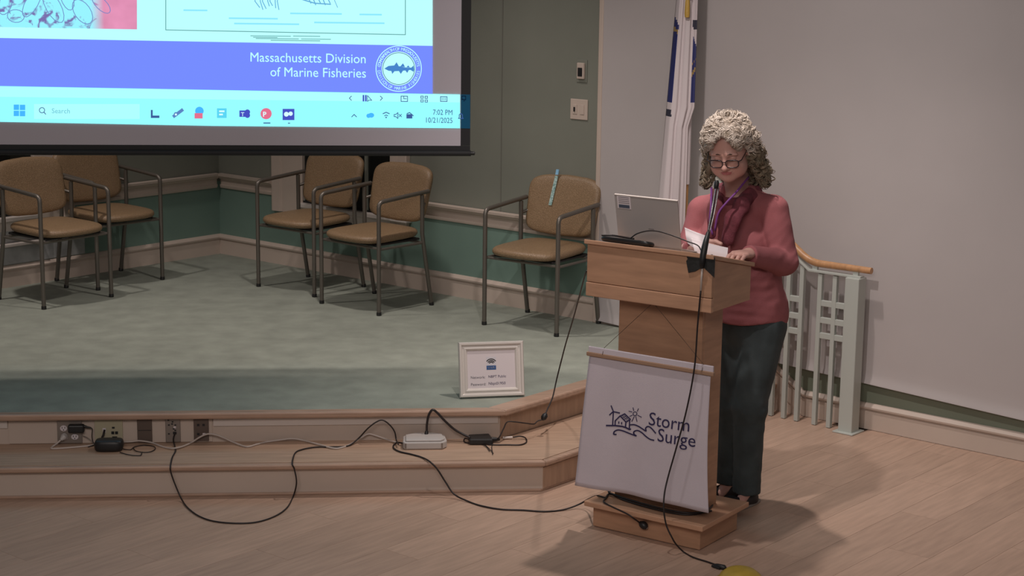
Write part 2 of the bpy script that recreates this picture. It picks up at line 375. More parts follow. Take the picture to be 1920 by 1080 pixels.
# ============================================================ handrail by the right wall
# s runs along the rail (x-y), plane x+y = 10.95
def TR(s, z, d=0): return ((10.95+s)/2-d*S2, (10.95-s)/2-d*S2, z)
K2 = math.sqrt(2)
m_rail = mat('pale_grey_green_enamel', (.46, .49, .455), .45)
hr = empty('stair_railing', TR(-5.99, 0), label='pale grey-green metal stair railing with a round wooden handrail by the white wall', cat='railing')
def gp(px, py):
    p = at(px, py, A=(0, 10.95, 0), n=(1, 1, 0)); return p[0]-p[1], p[2]
def post(s, w_, z0, z1, name, d=.025, th=None, par=None):
    h = w_/2*K2
    return MB().box(s-h, s+h, z0, z1, -d, d, TR).build(name, m_rail, par or hr, bevel=.004)
post(-6.02, .078, .004, .800, 'post', .039)
MB().prism([(-6.02+a*K2*.058, b*.062) for a, b in ((-1, -1), (1, -1), (1, 1), (-1, 1))], .0, .008, lambda a, b, c: TR(a, c, b)).build('base_plate', m_rail, hr, bevel=.003)
def rz_(s): return .843 if s > -6.392 else .843+(-6.392-s)*.50
for s, zb in ((-6.18, .002), (-6.30, .002), (-6.45, .002), (-6.56, .002), (-6.67, .002), (-6.86, .15), (-6.97, .15), (-7.08, .15)):
    MB().box(s-.017, s+.017, zb, rz_(s)-.05, -.012, .012, TR).build('baluster', m_rail, hr, bevel=.002)
for (s0, s1, dz) in ((-6.06, -6.30, 0), (-6.45, -6.67, 0), (-6.86, -7.08, .15)):
    for z in (.643, .555, .475):
        MB().box(s1, s0, z-.015+dz, z+.015+dz, -.010, .010, TR).build('crossbar', m_rail, hr, bevel=.002)
MB().rings([[TR(s, z+a, b) for a, b in ((-.006, -.02), (.006, -.02), (.006, .02), (-.006, .02))] for s, z in ((-5.97, .804), (-6.392, .804), (-7.25, .804+.429))]).build('under_rail', m_rail, hr, bevel=.002)
for s in (-6.02, -6.35, -6.9): MB().box(s-.02, s+.02, rz_(s)-.04, rz_(s)-.012, -.008, .008, TR).build('bracket', m_rail, hr)
pts = rnd_path([TR(-5.90, .843), TR(-6.392, .843), TR(-7.28, .843+.444)], .06)
MB().tube(pts, [.0165]+[.0185]*(len(pts)-1), 16).build('handrail', mat('honey_wood', (.50, .27, .13), .35, noise=.15, scale=9, stretch=(6, 6, 1)), hr, smooth=.7)
# ============================================================ chairs
def superpoly(cx, cy, hx, hy, e, n=40, mod=None):
    P = []
    for i in range(n):
        t = 2*math.pi*i/n; c, s = math.cos(t), math.sin(t)
        x = math.copysign(abs(c)**(2/e), c)*hx; y = math.copysign(abs(s)**(2/e), s)*hy
        if mod: x, y = mod(x, y)
        P.append((cx+x, cy+y))
    return P
def pillow(P, th, T, prof=None, dome=0):
    """soft-edged cushion from an outline; T(x, y, h) places a point"""
    cx = sum(p[0] for p in P)/len(P); cy = sum(p[1] for p in P)/len(P)
    prof = prof or [(.0, -.5), (.6, -.5), (.9, -.48), (.965, -.38), (.995, -.15), (1, .05), (.985, .25), (.95, .40), (.88, .48), (.7, .5), (.45, .5), (.2, .5), (0.02, .5)]
    R = []
    for s, h in prof:
        R.append([T(cx+(x-cx)*s, cy+(y-cy)*s, h*th+(dome*(1-s*s) if h > .2 else 0)) for x, y in P])
    return MB().rings(R)
def make_chair():
    r = empty('guest_chair', (0, 0, 0))
    for sx, nm in ((-1, 'side'), (1, 'side')):
        x = .245*sx
        MB().tube(rnd_path([(x, 0, .012), (x, 0, .658), (x, .20, .672), (x, .405, .686)], .035, 5), .0125, 10).build('front_leg', m_steel, r, smooth=.8)
        MB().tube([(x, .35, .668), (x, .352, .44), (x, .362, .38), (x, .43, .012)], .0125, 10).build('rear_leg', m_steel, r, smooth=.8)
        MB().tube([(x, .352, .60), (x*.93, .385, .61), (x*.85, .40, .62)], .009, 8).build('back_bracket', m_steel, r, smooth=.8)
        for y in (0, .431):
            MB().lathe([(.014, 0), (.015, .006), (.014, .02)], (x, y, 0), 10).build('foot_cap', m_black, r)
        MB().tube([(x, .004, .385), (x, .355, .385)], .008, 8).build('seat_rail', m_steel, r)
    MB().tube([(-.245, .01, .387), (.245, .01, .387)], .008, 8).tube([(-.245, .35, .387), (.245, .35, .387)], .008, 8).build('cross_rail', m_steel, r)
    MB().box(-.20, .20, .02, .38, .393, .407).build('seat_pan', m_black, r, bevel=.01)
    P = superpoly(0, .19, .226, .225, 4.2, 48, lambda x, y: (x*(1-.07*(y+.225)/.45), y*(1+.10*(1-(x/.23)**2) if y < 0 else 1)))
    pillow(P, .046, lambda x, y, h: (x, y, .431+h+.02*max(0, (y-.05))), dome=.012).build('seat', m_fabric, r, smooth=True)
    Pb = superpoly(0, .655, .244, .150, 6.5, 48, lambda x, y: (x*(1-.05*(.15-y)/.3), y+.022*(1-(x/.245)**2)*(1 if y > 0 else -.8)))
    pillow(Pb, .05, lambda x, z, h: (x, .375+.25*(z-.52)-h-1.0*0+.35*(-(x*x)*.9)+.02, z), dome=.006).build('backrest', m_fabric, r, smooth=True)
    return r
proto = make_chair()
chairs = [
 ((.879, 9.556), -39.9, 'tan patterned armchair with a teal ruler hung over its back, beside the lectern'),
 ((-.067, 10.155), -46.8, 'tan patterned armchair in the middle of the stage, in front of the dark window'),
 ((-.46, 10.70), -43.7, 'tan patterned armchair half hidden behind the middle stage armchair'),
 ((-1.666, 10.38), 46.6, 'front tan armchair of the left pair, cut by the left edge of the picture'),
 ((-1.430, 10.94), 44.0, 'tan patterned armchair in shade behind the leftmost armchair'),
]
for i, ((x, y), a, lab) in enumerate(chairs):
    o = proto if i == 0 else copy_tree(proto)
    o.location = (x, y, STZ); o.rotation_euler = (0, 0, math.radians(a)); tag(o, lab, 'chair', 'armchairs on the stage')
# ruler / lanyard hung on the back of the right chair
rl = empty('hanging_strip', (1.13, 9.82, 1.0), label='narrow teal and white patterned strip with a pale blue tab over the chair back', cat='strip')
cb = Matrix.Translation((.879, 9.556, STZ)) @ Matrix.Rotation(math.radians(-39.9), 4, 'Z')
def CHR(x, z, o=0):
    p = cb @ Vector((x, .375+.25*(z-.52)-.031-.35*.9*x*x+.02-o, z)); return (p.x, p.y, p.z)
def strippt(f, k, o): return CHR(-.072+.014*f+.010*k, .655+.165*f, .004+o)
n = 10
MB().rings([[strippt(i/n, -1, 0), strippt(i/n, 1, 0), strippt(i/n, 1, .003), strippt(i/n, -1, .003)] for i in range(n+1)]).build('strip', mat('teal_pattern', (.08, .22, .20), .5, noise=.3, scale=95, col2=(.55, .72, .70)), rl)
MB().rings([[strippt(f, -.9, a), strippt(f, .9, a), strippt(f, .9, a+.006), strippt(f, -.9, a+.006)] for f, a in ((1.04, 0), (1.10, .0), (1.22, .002))]).build('tab', mat('pale_blue_plastic', (.25, .50, .72), .4), rl)
# ============================================================ projection screen
SY = 8.9
scr = empty('projection_screen', (-.9, SY, 2.0), label='large pull-down projection screen with a black border showing a presentation slide', cat='screen')
def P_(px, py, dy=0): p = at(px, py, Y=SY); return (p[0], SY-dy, p[2])
SX0, SX1, SZ0, SZ1 = -2.6, at(864.5, 140, Y=SY)[0], at(700, 273, Y=SY)[2], 3.0
SXB, SZB = at(882.5, 140, Y=SY)[0], at(700, 284, Y=SY)[2]
m_scr = mat('matte_screen_vinyl', (.52, .49, .545), .85)
MB().box(SX0, SX1, SY+.001, SY+.004, SZ0, SZ1).build('screen_surface', m_scr, scr)
m_bord = mat('black_border', (.012, .013, .015), .7)
MB().box(SX1, SXB, SY, SY+.004, SZ0+.001, SZ1).build('border', m_bord, scr)
MB().box(SX0, SXB, SY, SY+.004, SZB, SZ0).build('border', m_bord, scr)
MB().tube([(SX0-.03, SY, SZB-.008), (SXB+.004, SY, SZB-.008)], .0145, 12).build('bottom_bar', m_bord, scr, smooth=.8)
MB().tube([(SXB+.004, SY, SZB-.008), (SXB+.022, SY, SZB-.008), (SXB+.025, SY, SZB-.008)], [.010, .010, .006], 10).build('bar_end', m_black, scr, smooth=.8)
MB().lathe([(.06, 0), (.06, 3.2)], (SX0-.05, SY+.03, SZ1+.07), 16, lambda x, y, z: (z, x, y)).build('case', m_whitetrim, scr, smooth=.5)
# everything the projector throws on it, drawn in the plane of the screen
def img(mbpts, name, m, dy, parent):
    V = [P_(x, y, dy) for x, y in mbpts]; me = bpy.data.meshes.new(name); me.from_pydata(V, [], [tuple(range(len(V)))]); return link(name, me, m, parent)
e_white = flat('projected_white', (186, 255, 255)); e_task = flat('projected_taskbar', (150, 250, 255)); e_task2 = flat('projected_toolbar', (172, 255, 255))
e_pur = flat('projected_blue_violet', (116, 138, 255)); e_dark = flat('projected_dark', (40, 60, 120)); e_line = flat('projected_line', (90, 150, 150)); e_mid = flat('projected_pale', (140, 228, 250))
slide = img([(-280, -420), (811, -420), (811, 86), (-280, 66)], 'slide', e_white, .002, scr)
img([(-280, 66), (811, 86), (811, 176), (-280, 156)], 'title_band', e_pur, .003, slide)
tb = img([(-280, 156), (811, 176), (862.5, 177), (862.5, 240.5), (400, 236), (-280, 223)], 'taskbar', e_task, .0025, scr)
img([(-280, 157), (811, 176.5), (862.5, 177.5), (862.5, 192), (-280, 178)], 'toolbar', e_task2, .003, tb)
img([(864, 177), (881.5, 177.3), (881.5, 241), (864, 240.5)], 'spill_on_border', flat('projected_spill', (24, 62, 84)), .002, scr)
m_ph = bpy.data.materials.new('projected_photo'); m_ph.use_nodes = True; nt = m_ph.node_tree
for x in list(nt.nodes): nt.nodes.remove(x)
tc = nt.nodes.new('ShaderNodeTexCoord'); vo = nt.nodes.new('ShaderNodeTexNoise'); vo.inputs['Scale'].default_value = 14; vo.inputs['Detail'].default_value = 3; vo.inputs['Distortion'].default_value = 1.6
cr = nt.nodes.new('ShaderNodeValToRGB'); cr.color_ramp.elements[0].color = (*lin((120, 110, 170)), 1); cr.color_ramp.elements[0].position = .36; cr.color_ramp.elements[1].color = (*lin((150, 240, 255)), 1); cr.color_ramp.elements[1].position = .47
n2 = nt.nodes.new('ShaderNodeTexNoise'); n2.inputs['Scale'].default_value = 9; c2 = nt.nodes.new('ShaderNodeValToRGB'); c2.color_ramp.elements[0].color = (*lin((190, 120, 150)), 1); c2.color_ramp.elements[1].color = (*lin((245, 160, 200)), 1)
sx = nt.nodes.new('ShaderNodeSeparateXYZ'); gr = nt.nodes.new('ShaderNodeMapRange'); gr.inputs[1].default_value = at(170, 30, Y=SY)[0]; gr.inputs[2].default_value = at(195, 30, Y=SY)[0]
mx = nt.nodes.new('ShaderNodeMix'); mx.data_type = 'RGBA'; em = nt.nodes.new('ShaderNodeEmission'); ou = nt.nodes.new('ShaderNodeOutputMaterial')
Lk = nt.links.new; Lk(tc.outputs['Object'], vo.inputs['Vector']); Lk(vo.outputs['Fac'], cr.inputs[0]); Lk(tc.outputs['Object'], n2.inputs['Vector']); Lk(n2.outputs['Fac'], c2.inputs[0])
Lk(tc.outputs['Object'], sx.inputs[0]); Lk(sx.outputs[0], gr.inputs[0]); Lk(gr.outputs[0], mx.inputs[0]); Lk(cr.outputs[0], mx.inputs[6]); Lk(c2.outputs[0], mx.inputs[7]); Lk(mx.outputs[2], em.inputs[0]); Lk(em.outputs[0], ou.inputs[0])
img([(-280, -420), (256, -420), (257, 55), (-280, 46)], 'slide_photo', m_ph, .003, slide)
# shells outlined in the slide photo
el = []
random.seed(3)
for cx, cy, a, b, t in ((100, 12, 14, 34, -.5), (155, 22, 15, 26, -.6), (60, 5, 12, 30, .5), (30, 30, 16, 12, .1), (190, 8, 10, 22, -.8), (125, -8, 12, 28, -.3), (10, 8, 12, 20, .3)):
    el.append(ribbon([(cx+a*math.cos(q)*math.cos(t)-b*math.sin(q)*math.sin(t), cy+a*math.cos(q)*math.sin(t)+b*math.sin(q)*math.cos(t)) for q in [i*math.pi/8 for i in range(16)]], 1.3, True))
place2(merge2(el), lambda x, y: P_(x, y, .004), 'shell_outline', flat('projected_shell', (110, 130, 190)), slide)
fr = merge2([ribbon([(311, -300), (311, 56)], 1.4), ribbon([(311, 56), (760, 65)], 1.4), ribbon([(760, 65), (760, -300)], 1.4)])
place2(fr, lambda x, y: P_(x, y, .004), 'figure_frame', e_line, slide)
sk = [ribbon([(482+7*i, -14), (478+7*i+3*(i % 2), 2), (487+6*i, 14+4*math.sin(i*1.3))], 1.6) for i in range(7)]
sk += [ribbon([(575+9*i, -10), (583+9*i, 6+3*(i % 2))], 1.8) for i in range(5)]+[ribbon([(560, -3), (590, 6), (620, 8)], 2.2), ribbon([(627, 0), (633, 14)], 1.2)]
place2(merge2(sk), lambda x, y: P_(x, y, .004), 'figure_drawing', flat('projected_sketch', (100, 170, 215)), slide)
sm = [ribbon([(a, b), (c, b+(c-a)*.012)], 3.0) for a, b, c in ((345, 19, 388), (430, 34, 520), (545, 25, 640), (675, 27, 715), (440, 44, 560), (590, 42, 720))]
place2(merge2(sm), lambda x, y: P_(x, y, .0035), 'figure_shading', e_mid, slide)
cap = [ribbon([(a, b), (c, b+(c-a)*.012)], 1.2) for a, b, c in ((470, 67, 545), (550, 67.5, 600), (480, 72, 560), (565, 73, 620), (508, 75.5, 600), (475, 69.8, 520))]
place2(merge2(cap), lambda x, y: P_(x, y, .004), 'caption_lines', e_line, slide)
e_txt = flat('projected_text', (190, 255, 255))
def stext(s, x1, y1, size, m, parent, name='lettering', align='RIGHT', slope=.014, bold=.0, sx=1.0):
    g = text_geo(s, size, align, bold)
    return place2(g, lambda a, b: P_(x1+a*sx, y1+a*slope-b, .0045), name, m, parent)
band = slide
stext('Massachusetts Division', 687, 118.5, 25, e_txt, band, sx=.94); stext('of Marine Fisheries', 687, 145.5, 25, e_txt, band, sx=.94)
# the round seal: ring, disc, fish, circular lettering
cx0, cy0 = 747.5, 128.5
def circ(r, n=48): return [(cx0+r*math.cos(2*math.pi*i/n), cy0+r*math.sin(2*math.pi*i/n)) for i in range(n)]
place2(merge2([ribbon(circ(42.5), 1.5, True)]), lambda x, y: P_(x, y, .0045), 'seal_ring', e_txt, slide)
img(circ(32), 'seal_disc', e_txt, .004, slide)
place2(merge2([ribbon(circ(29.8), 1.0, True)]), lambda x, y: P_(x, y, .005), 'seal_ring', e_dark, slide)
e_fish = flat('projected_fish', (70, 130, 200))
fish = [(-27, 0), (-19, -5), (-8, -6), (4, -4), (16, -1.5), (24, -2), (28, -6), (29, 2), (28, 6), (22, 2.5), (8, 4), (-8, 5), (-19, 4)]
place2(([(cx0+x, cy0+y) for x, y in fish], [tuple(range(len(fish)))]), lambda x, y: P_(x, y, .005), 'seal_fish', e_fish, slide)
fins = merge2([([(cx0+x, cy0+y) for x, y in f], [(0, 1, 2)]) for f in (((-9, -5), (-4, -12), (0, -5)), ((3, -4), (8, -10), (12, -3)), ((14, -2), (18, -6), (21, -2)), ((-14, 4), (-12, 10), (-8, 5)), ((0, 4), (4, 10), (8, 4)), ((12, 3), (16, 8), (19, 3)))])
for tri in range(6):
    place2((fins[0][3*tri:3*tri+3], [(0, 1, 2)]), lambda x, y: P_(x, y, .0055), 'seal_fin', e_fish, slide)
def arc_text(s, r, a0, a1, up, size):
    n = len(s); out = []
    for i, ch in enumerate(s):
        if ch == ' ': continue
        a = a0+(a1-a0)*i/(n-1); v, f = text_geo(ch, size, 'CENTER')
        q = []
        for x, y in v:
            if up: rr = r+y; th = a+x/r*.95; q.append((cx0+rr*math.sin(th), cy0-rr*math.cos(th)))
            else: rr = r-y; th = a-x/r*.95; q.append((cx0+rr*math.sin(th), cy0-rr*math.cos(th)))
        out.append((q, f))
    return merge2(out)
place2(arc_text('COMMONWEALTH OF MASSACHUSETTS', 34.2, -1.42, 1.42, True, 8), lambda x, y: P_(x, y, .005), 'seal_lettering', e_txt, slide)
place2(arc_text('DIVISION OF MARINE FISHERIES', 39.8, 2*math.pi-1.72, 1.72, False, 8), lambda x, y: P_(x, y, .005), 'seal_lettering', e_txt, slide)
# taskbar
e_ic = flat('icon_dark', (60, 90, 150)); e_w = flat('icon_white', (215, 255, 255)); e_b = flat('icon_blue', (70, 180, 250)); e_r = flat('icon_red', (225, 110, 140)); e_n = flat('icon_navy', (70, 80, 190))
def rect(x0, y0, x1, y1): return ([(x0, y0), (x1, y0), (x1, y1), (x0, y1)], [(0, 1, 2, 3)])
def disc(x, y, r, ry=None, n=16): return ([(x+r*math.cos(2*math.pi*i/n), y+(ry or r)*math.sin(2*math.pi*i/n)) for i in range(n)], [tuple(range(n))])
def ic(g, m, name='taskbar_icon', dy=.004): return place2(merge2(g), lambda x, y: P_(x, y, dy), name, m, tb)
ic([rect(26, 196, 36, 206), rect(37.5, 196.3, 47.5, 206.3), rect(26, 207.5, 36, 217.5), rect(37.5, 207.8, 47.5, 217.8)], e_b, 'start_icon')
ic([rect(64, 195, 262, 223)], flat('search_field', (172, 255, 255)), 'search_field', .0035)
ic([ribbon([(79+5*math.cos(q), 206.5+5*math.sin(q)) for q in [i*math.pi/6 for i in range(12)]], 1.3, True), ribbon([(82.5, 210), (86, 214)], 1.5)], e_ic, 'search_glass', .0045)
stext('Search', 97, 212, 13, flat('projected_faint', (110, 190, 210)), tb, align='LEFT')
ic([rect(283, 206, 286.5, 221), rect(283, 216.5, 299, 221)], e_ic)
ic([ribbon([(326, 218), (342, 206)], 6), disc(330, 214, 4)], flat('icon_steel', (90, 130, 190))); ic([disc(330, 214.5, 2)], e_w, dy=.005)
ic([disc(374, 208, 8)], e_b); ic([rect(365, 212, 380, 222)], e_r, dy=.0045)
ic([rect(407, 203, 425, 221)], flat('icon_cyan', (90, 210, 240))); ic([rect(411, 207, 421, 210), rect(411, 213, 418, 216)], e_w, dy=.0045)
ic([rect(449, 207, 461, 219), disc(464, 210, 5), disc(464, 216, 5, 5)], e_n); stext('T', 455, 218, 11, e_w, tb, align='CENTER')
ic([disc(499, 213, 10.5)], e_r); stext('P', 496, 218.5, 13, e_w, tb, align='CENTER', bold=.4); ic([rect(494, 229.5, 507, 231.5)], e_ic)
ic([rect(530, 204, 552, 225)], e_n); ic([disc(537, 214, 4.5), disc(545, 213, 4)], e_w, dy=.0045); ic([rect(540, 230, 544, 231.6)], e_ic)
ic([ribbon([(659, 180), (655, 184), (659, 188)], 1.3), ribbon([(713, 180), (717, 184), (713, 188)], 1.3), ribbon([(659.5, 219), (664, 214.5), (668.5, 219)], 1.4)], e_ic)
ic([rect(680, 178, 683, 190), rect(684.5, 178, 687.5, 190)], e_n); ic([ribbon([(689, 179), (689, 190), (692, 187.5), (697, 188), (689, 179)], 1.2)], e_ic)
ic([ribbon([(752, 180), (764, 180.2), (764, 190.2), (752, 190)], 1.3, True), ribbon([(757, 180), (757, 185), (762, 185)], 1.2)], e_ic)
ic([ribbon([(a, b), (a+4.5, b), (a+4.5, b+4), (a, b+4)], 1.2, True) for a, b in ((789, 180), (797, 180.2), (789, 187), (797, 187.2))], e_ic)
ic([ribbon([(826, 181), (838, 181.2), (838, 190.2), (826, 190)], 1.3, True)]+[ribbon([(829+3*i, 183), (829+3*i, 188)], .9) for i in range(3)], e_ic)
ic([disc(691, 217, 4), disc(696, 216, 5.5, 4.5)], e_b)
ic([ribbon([(718, 213), (724, 210.5), (730, 213)], 1.6), ribbon([(721, 217), (724, 215.5), (727, 217)], 1.4), disc(724, 220, 1.4)], e_ic)
ic([ribbon([(739, 214.5), (742, 214.5), (746, 211), (746, 222), (742, 218.5), (739, 218.5)], 1.3, True), ribbon([(748, 214), (753, 219)], 1.2), ribbon([(753, 214), (748, 219)], 1.2)], e_ic)
ic([rect(762, 214, 773, 222), ribbon([(763, 213), (768, 211), (775, 217)], 1.6)], e_ic)
stext('7:02 PM', 849, 215.5, 14, e_ic, tb, sx=.82); stext('10/21/2025', 849, 230.5, 14, e_ic, tb, sx=.82)
e_d2 = flat('spill_dark', (8, 20, 40))
place2(merge2([ribbon([(866, 180), (873, 180)], 1.4), ribbon([(866, 180), (866, 187)], 1.2), ribbon([(873, 180), (873, 187)], 1.2), ribbon([(866, 186), (873, 187)], 1.4), ribbon([(869, 189), (871, 189)], 1.4)]), lambda x, y: P_(x, y, .004), 'spill_icon', e_d2, scr)
place2(merge2([ribbon([(859.5, 222), (861, 220), (861, 215), (864, 212.5), (867, 215), (867, 220), (868.5, 222)], 1.4, True)]), lambda x, y: P_(x, y, .0045), 'bell_icon', e_ic, scr)
# ============================================================ lectern
LA = np.array([.77029522, -.63768744, 0]); LB = np.array([.63768744, .77029522, 0]); LO = np.array([.972, 7.074, 0])
def TL(a, b, z): p = LO+LA*a+LB*b; return (p[0], p[1], z)
le = empty('lectern', TL(.26, .15, 0), label='wooden lectern with a wide slanted top, standing on a low plinth on the main floor', cat='lectern')
def lbox(a0, a1, b0, b1, z0, z1, name, m=None, par=None, bevel=.003): return MB().box(a0, a1, b0, b1, z0, z1, TL).build(name, m or m_podium, par or le, bevel=bevel)
lbox(0, .513, 0, .325, .003, .103, 'plinth')
lbox(-.012, .552, -.055, .352, .103, .125, 'plinth_top', m_podium2)
lbox(.055, .448, .08, .099, .125, 1.003, 'front_panel'); lbox(.055, .073, .099, .255, .125, 1.003, 'side_panel'); lbox(.430, .448, .099, .255, .125, 1.003, 'side_panel')
lbox(.073, .430, .225, .237, .125, 1.003, 'rear_panel')
def zt(b): return 1.235-.22*(b+.055)
# top box: front, sides, bottom and the slanted desk
lbox(-.022, .556, -.055, -.037, 1.062, 1.218, 'desk_front')
lbox(-.024, .558, -.058, -.036, 1.003, 1.060, 'desk_front_rail', m_podium2)
for a0, a1 in ((-.022, -.004), (.538, .556)):
    MB().prism([(-.037, 1.004), (.278, 1.004), (.278, zt(.278)-.018), (-.037, zt(-.037)-.018)], a0, a1, lambda b, z, a: TL(a, b, z)).build('desk_side', m_podium, le, bevel=.002)
lbox(-.004, .538, -.037, .270, 1.004, 1.018, 'desk_bottom')
MB().prism([(-.066, zt(-.066)-.018), (.292, zt(.292)-.018), (.292, zt(.292)), (-.066, zt(-.066))], -.032, .566, lambda b, z, a: TL(a, b, z)).build('desk_top', m_podium2, le, bevel=.003)
# ---- banner hung from the desk by two strings
BN = -.022
def zrod(a): return .752-.0
bnr = empty('hanging_banner', TL(.27, BN, .78), label='white cloth banner lettered Storm Surge hanging by strings from the lectern', cat='banner')
def BS(s, t, o=0):
    """banner sheet: s 0..1 across, t 0..1 down; o is the height above the cloth"""
    a = -.020+s*(.568+.030*t)-.045*t*(1-s)-.010*t*s+.012*math.sin(3.0*t)*s*-1
    z = .752-.572*t+.006*math.sin(3.1*s)*t
    b = BN-.006*math.sin(9*s+1.2)*t-.010*t*(1-s)**2-.004*math.sin(16*s+5*t)*t-.012*t
    return TL(a, b-o, z)
V = []; ns, nt_ = 40, 30
mb = MB()
for o in (0, -.0012):
    for j in range(nt_+1):
        for i in range(ns+1): mb.v.append(BS(i/ns, j/nt_, o))
q = (ns+1)*(nt_+1)
for j in range(nt_):
    for i in range(ns):
        k = j*(ns+1)+i; mb.f.append((k, k+1, k+ns+2, k+ns+1)); mb.f.append((k+q, k+q+ns+1, k+q+ns+2, k+q+1))
for i in range(ns): mb.f.append((i, i+q, i+1+q, i+1)); k = nt_*(ns+1)+i; mb.f.append((k, k+1, k+1+q, k+q))
for j in range(nt_): k = j*(ns+1); mb.f.append((k, k+ns+1, k+ns+1+q, k+q)); k += ns; mb.f.append((k, k+q, k+ns+1+q, k+ns+1))
m_ban = mat('white_banner_cloth', (.60, .545, .60), .85, noise=.03, scale=6, bump=.15, bscale=300)
mb.build('cloth', m_ban, bnr, smooth=True)
MB().box(-.022, .562, BN-.008, BN+.002, .7535, .785, TL).build('top_fold', m_ban, bnr, bevel=.003)
MB().box(-.030, .566, BN-.012, BN+.004, .744, .762, TL).build('hanging_rod', mat('pale_wood_rod', (.36, .225, .15), .5), bnr, bevel=.004)
m_str = mat('dark_string', (.10, .06, .04), .8)
for a in (.05, .515):
    MB().tube([TL(.27, -.012, 1.003), TL(a, BN-.002, .786), TL(a, BN-.014, .760)], .0011, 5).build('string', m_str, bnr)
m_ink = mat('navy_print', (.028, .022, .085), .7)
# logo laid out in banner pixels (x right, y down, as printed) and wrapped on the cloth
def logoT(px, py, o=.0016):
    return BS(px, py, o)
def _inv():
    """flat print layout: photo-like print coordinates to cloth s,t through the four cloth corners"""
    src = np.array([(1108, 660), (1342, 703), (1329, 961), (1092, 908)], float); dst = np.array([(0, 0), (1, 0), (1, 1), (0, 1)], float)
    Aa = []
    for (x, y), (u, v) in zip(src, dst):
        Aa.append([x, y, 1, 0, 0, 0, -u*x, -u*y, -u]); Aa.append([0, 0, 0, x, y, 1, -v*x, -v*y, -v])
    return np.linalg.svd(np.array(Aa))[2][-1].reshape(3, 3)
HM = _inv()
def LG(x, y, o=.0016):
    v = HM @ np.array([x, y, 1.]); return BS(v[0]/v[2], v[1]/v[2], o)
def zz(lst, z=7.7125, x0=1120, y0=740): return [(x0+a/z, y0+b/z) for a, b in lst]
W_ = 3.0
lg = [ribbon(zz([(200, 425), (330, 430), (430, 445), (480, 462), (530, 492), (548, 488)]), W_),
      ribbon(zz([(290, 430), (293, 225)]), 2.4), ribbon(zz([(293, 222), (258, 140)]), 2.2), ribbon(zz([(293, 222), (240, 272)]), 2.4), ribbon(zz([(293, 226), (385, 248)]), 2.4),
      ribbon(zz([(325, 425), (325, 360), (395, 290), (480, 380), (475, 460)]), 2.4), ribbon(zz([(325, 360), (385, 300), (460, 262), (545, 345), (480, 385)]), 2.4), ribbon(zz([(535, 350), (530, 480)]), 2.4),
      ribbon(zz([(425, 285), (505, 365)]), 1.0), ribbon(zz([(445, 275), (525, 355)]), 1.0), ribbon(zz([(430, 320), (490, 290)]), 1.0), ribbon(zz([(450, 345), (512, 315)]), 1.0),
      ribbon(zz([(378, 375), (378, 400)]), 2.2), ribbon(zz([(420, 385), (420, 410)]), 2.2),
      ribbon(zz([(610+28*math.cos(q), 265+28*math.sin(q)) for q in [i*math.pi/7 for i in range(14)]]), 1.5, True)]
for a, b in (((580, 175), (592, 218)), ((660, 192), (643, 228)), ((520, 225), (568, 238)), ((535, 300), (572, 287)), ((650, 288), (705, 318)), ((600, 305), (565, 375)), ((622, 305), (640, 378))): lg.append(ribbon(zz([a, b]), 1.5))
def sm(l): return [tuple(p[:2]) for p in spline([(a, b, 0) for a, b in l], 5)]
lg += [ribbon(zz(sm([(545, 425), (600, 425), (660, 450), (720, 490), (770, 520), (765, 480), (800, 455), (850, 480), (915, 550)])), 2.6),
       ribbon(zz(sm([(345, 560), (310, 552), (320, 515), (370, 495), (440, 510), (530, 550), (625, 590), (595, 560), (600, 525), (650, 512), (710, 545), (770, 600), (830, 640), (890, 655)])), 2.6)]
def subd(g, k=1): return g
place2(merge2(lg), LG, 'logo_drawing', m_ink, bnr)
def btext(s, x, y, size, ang=math.atan2(44, 258)):
    v, f = text_geo(s, size, 'LEFT', .02); c, n_ = math.cos(ang), math.sin(ang)
    v = [(x+a*.93*c+b*.09, y+a*.93*n_-b) for a, b in v]
    return place2((v, f), LG, 'lettering', m_ink, bnr)
btext('Storm', 1223.5, 795.5, 35); btext('Surge', 1241, 826, 35)
# ============================================================ laptop, dock, paper, microphone
m_lap = mat('silver_laptop_lid', (.40, .375, .365), .45, .15)
hb, ha0, ha1 = .075, .052, .346
lp = empty('laptop', TL(.27, hb, zt(hb)), label='open silver laptop on the lectern seen from behind its lid', cat='laptop')
def TLap(a, h, o): # lid plane: h up the lid, o thickness
    k = math.radians(12); return TL(a, hb-h*math.sin(k)-o*math.cos(k), zt(hb)+.012+h*math.cos(k)-o*math.sin(k))
MB().box(ha0, ha1, 0, .207, 0, .007, TLap).build('lid', m_lap, lp, bevel=.002)
MB().box(ha0, ha1, .2055, .2085, -.001, .008, TLap).build('lid_edge', m_whitetrim, lp)
MB().prism([(hb, .002), (hb+.20, .002), (hb+.20, .014), (hb, .014)], ha0, ha1, lambda b, z, a: TL(a, b, zt(b)+z)).build('base', m_lap, lp, bevel=.002)
st = MB().box(ha0+.012, ha0+.075, .150, .203, .007, .0078, TLap).build('sticker', m_paper, lp)
MB().box(ha0+.018, ha0+.069, .153, .167, .0078, .0082, TLap).build('sticker_print', mat('grey_blue_print', (.06, .08, .12), .6), st)
for z_ in (.173, .181, .189, .197): MB().box(ha0+.018, ha0+.069, z_, z_+.003, .0078, .0082, TLap).build('sticker_print', mat('grey_print', (.22, .2, .22), .6), st)
MB().box(ha0+.150, ha0+.175, .072, .076, .007, .0074, TLap).build('lid_mark', mat('grey_mark', (.2, .18, .18), .5), lp)
dk = empty('docking_pad', TL(.1, -.02, 1.235), label='flat black device with a cable on the front left of the lectern top', cat='device')
P = superpoly(.145, -.015, .115, .035, 5, 28)
pillow(P, .022, lambda a, b, h: TL(a, b, zt(b)+.013+h)).build('housing', m_black, dk, smooth=.7)
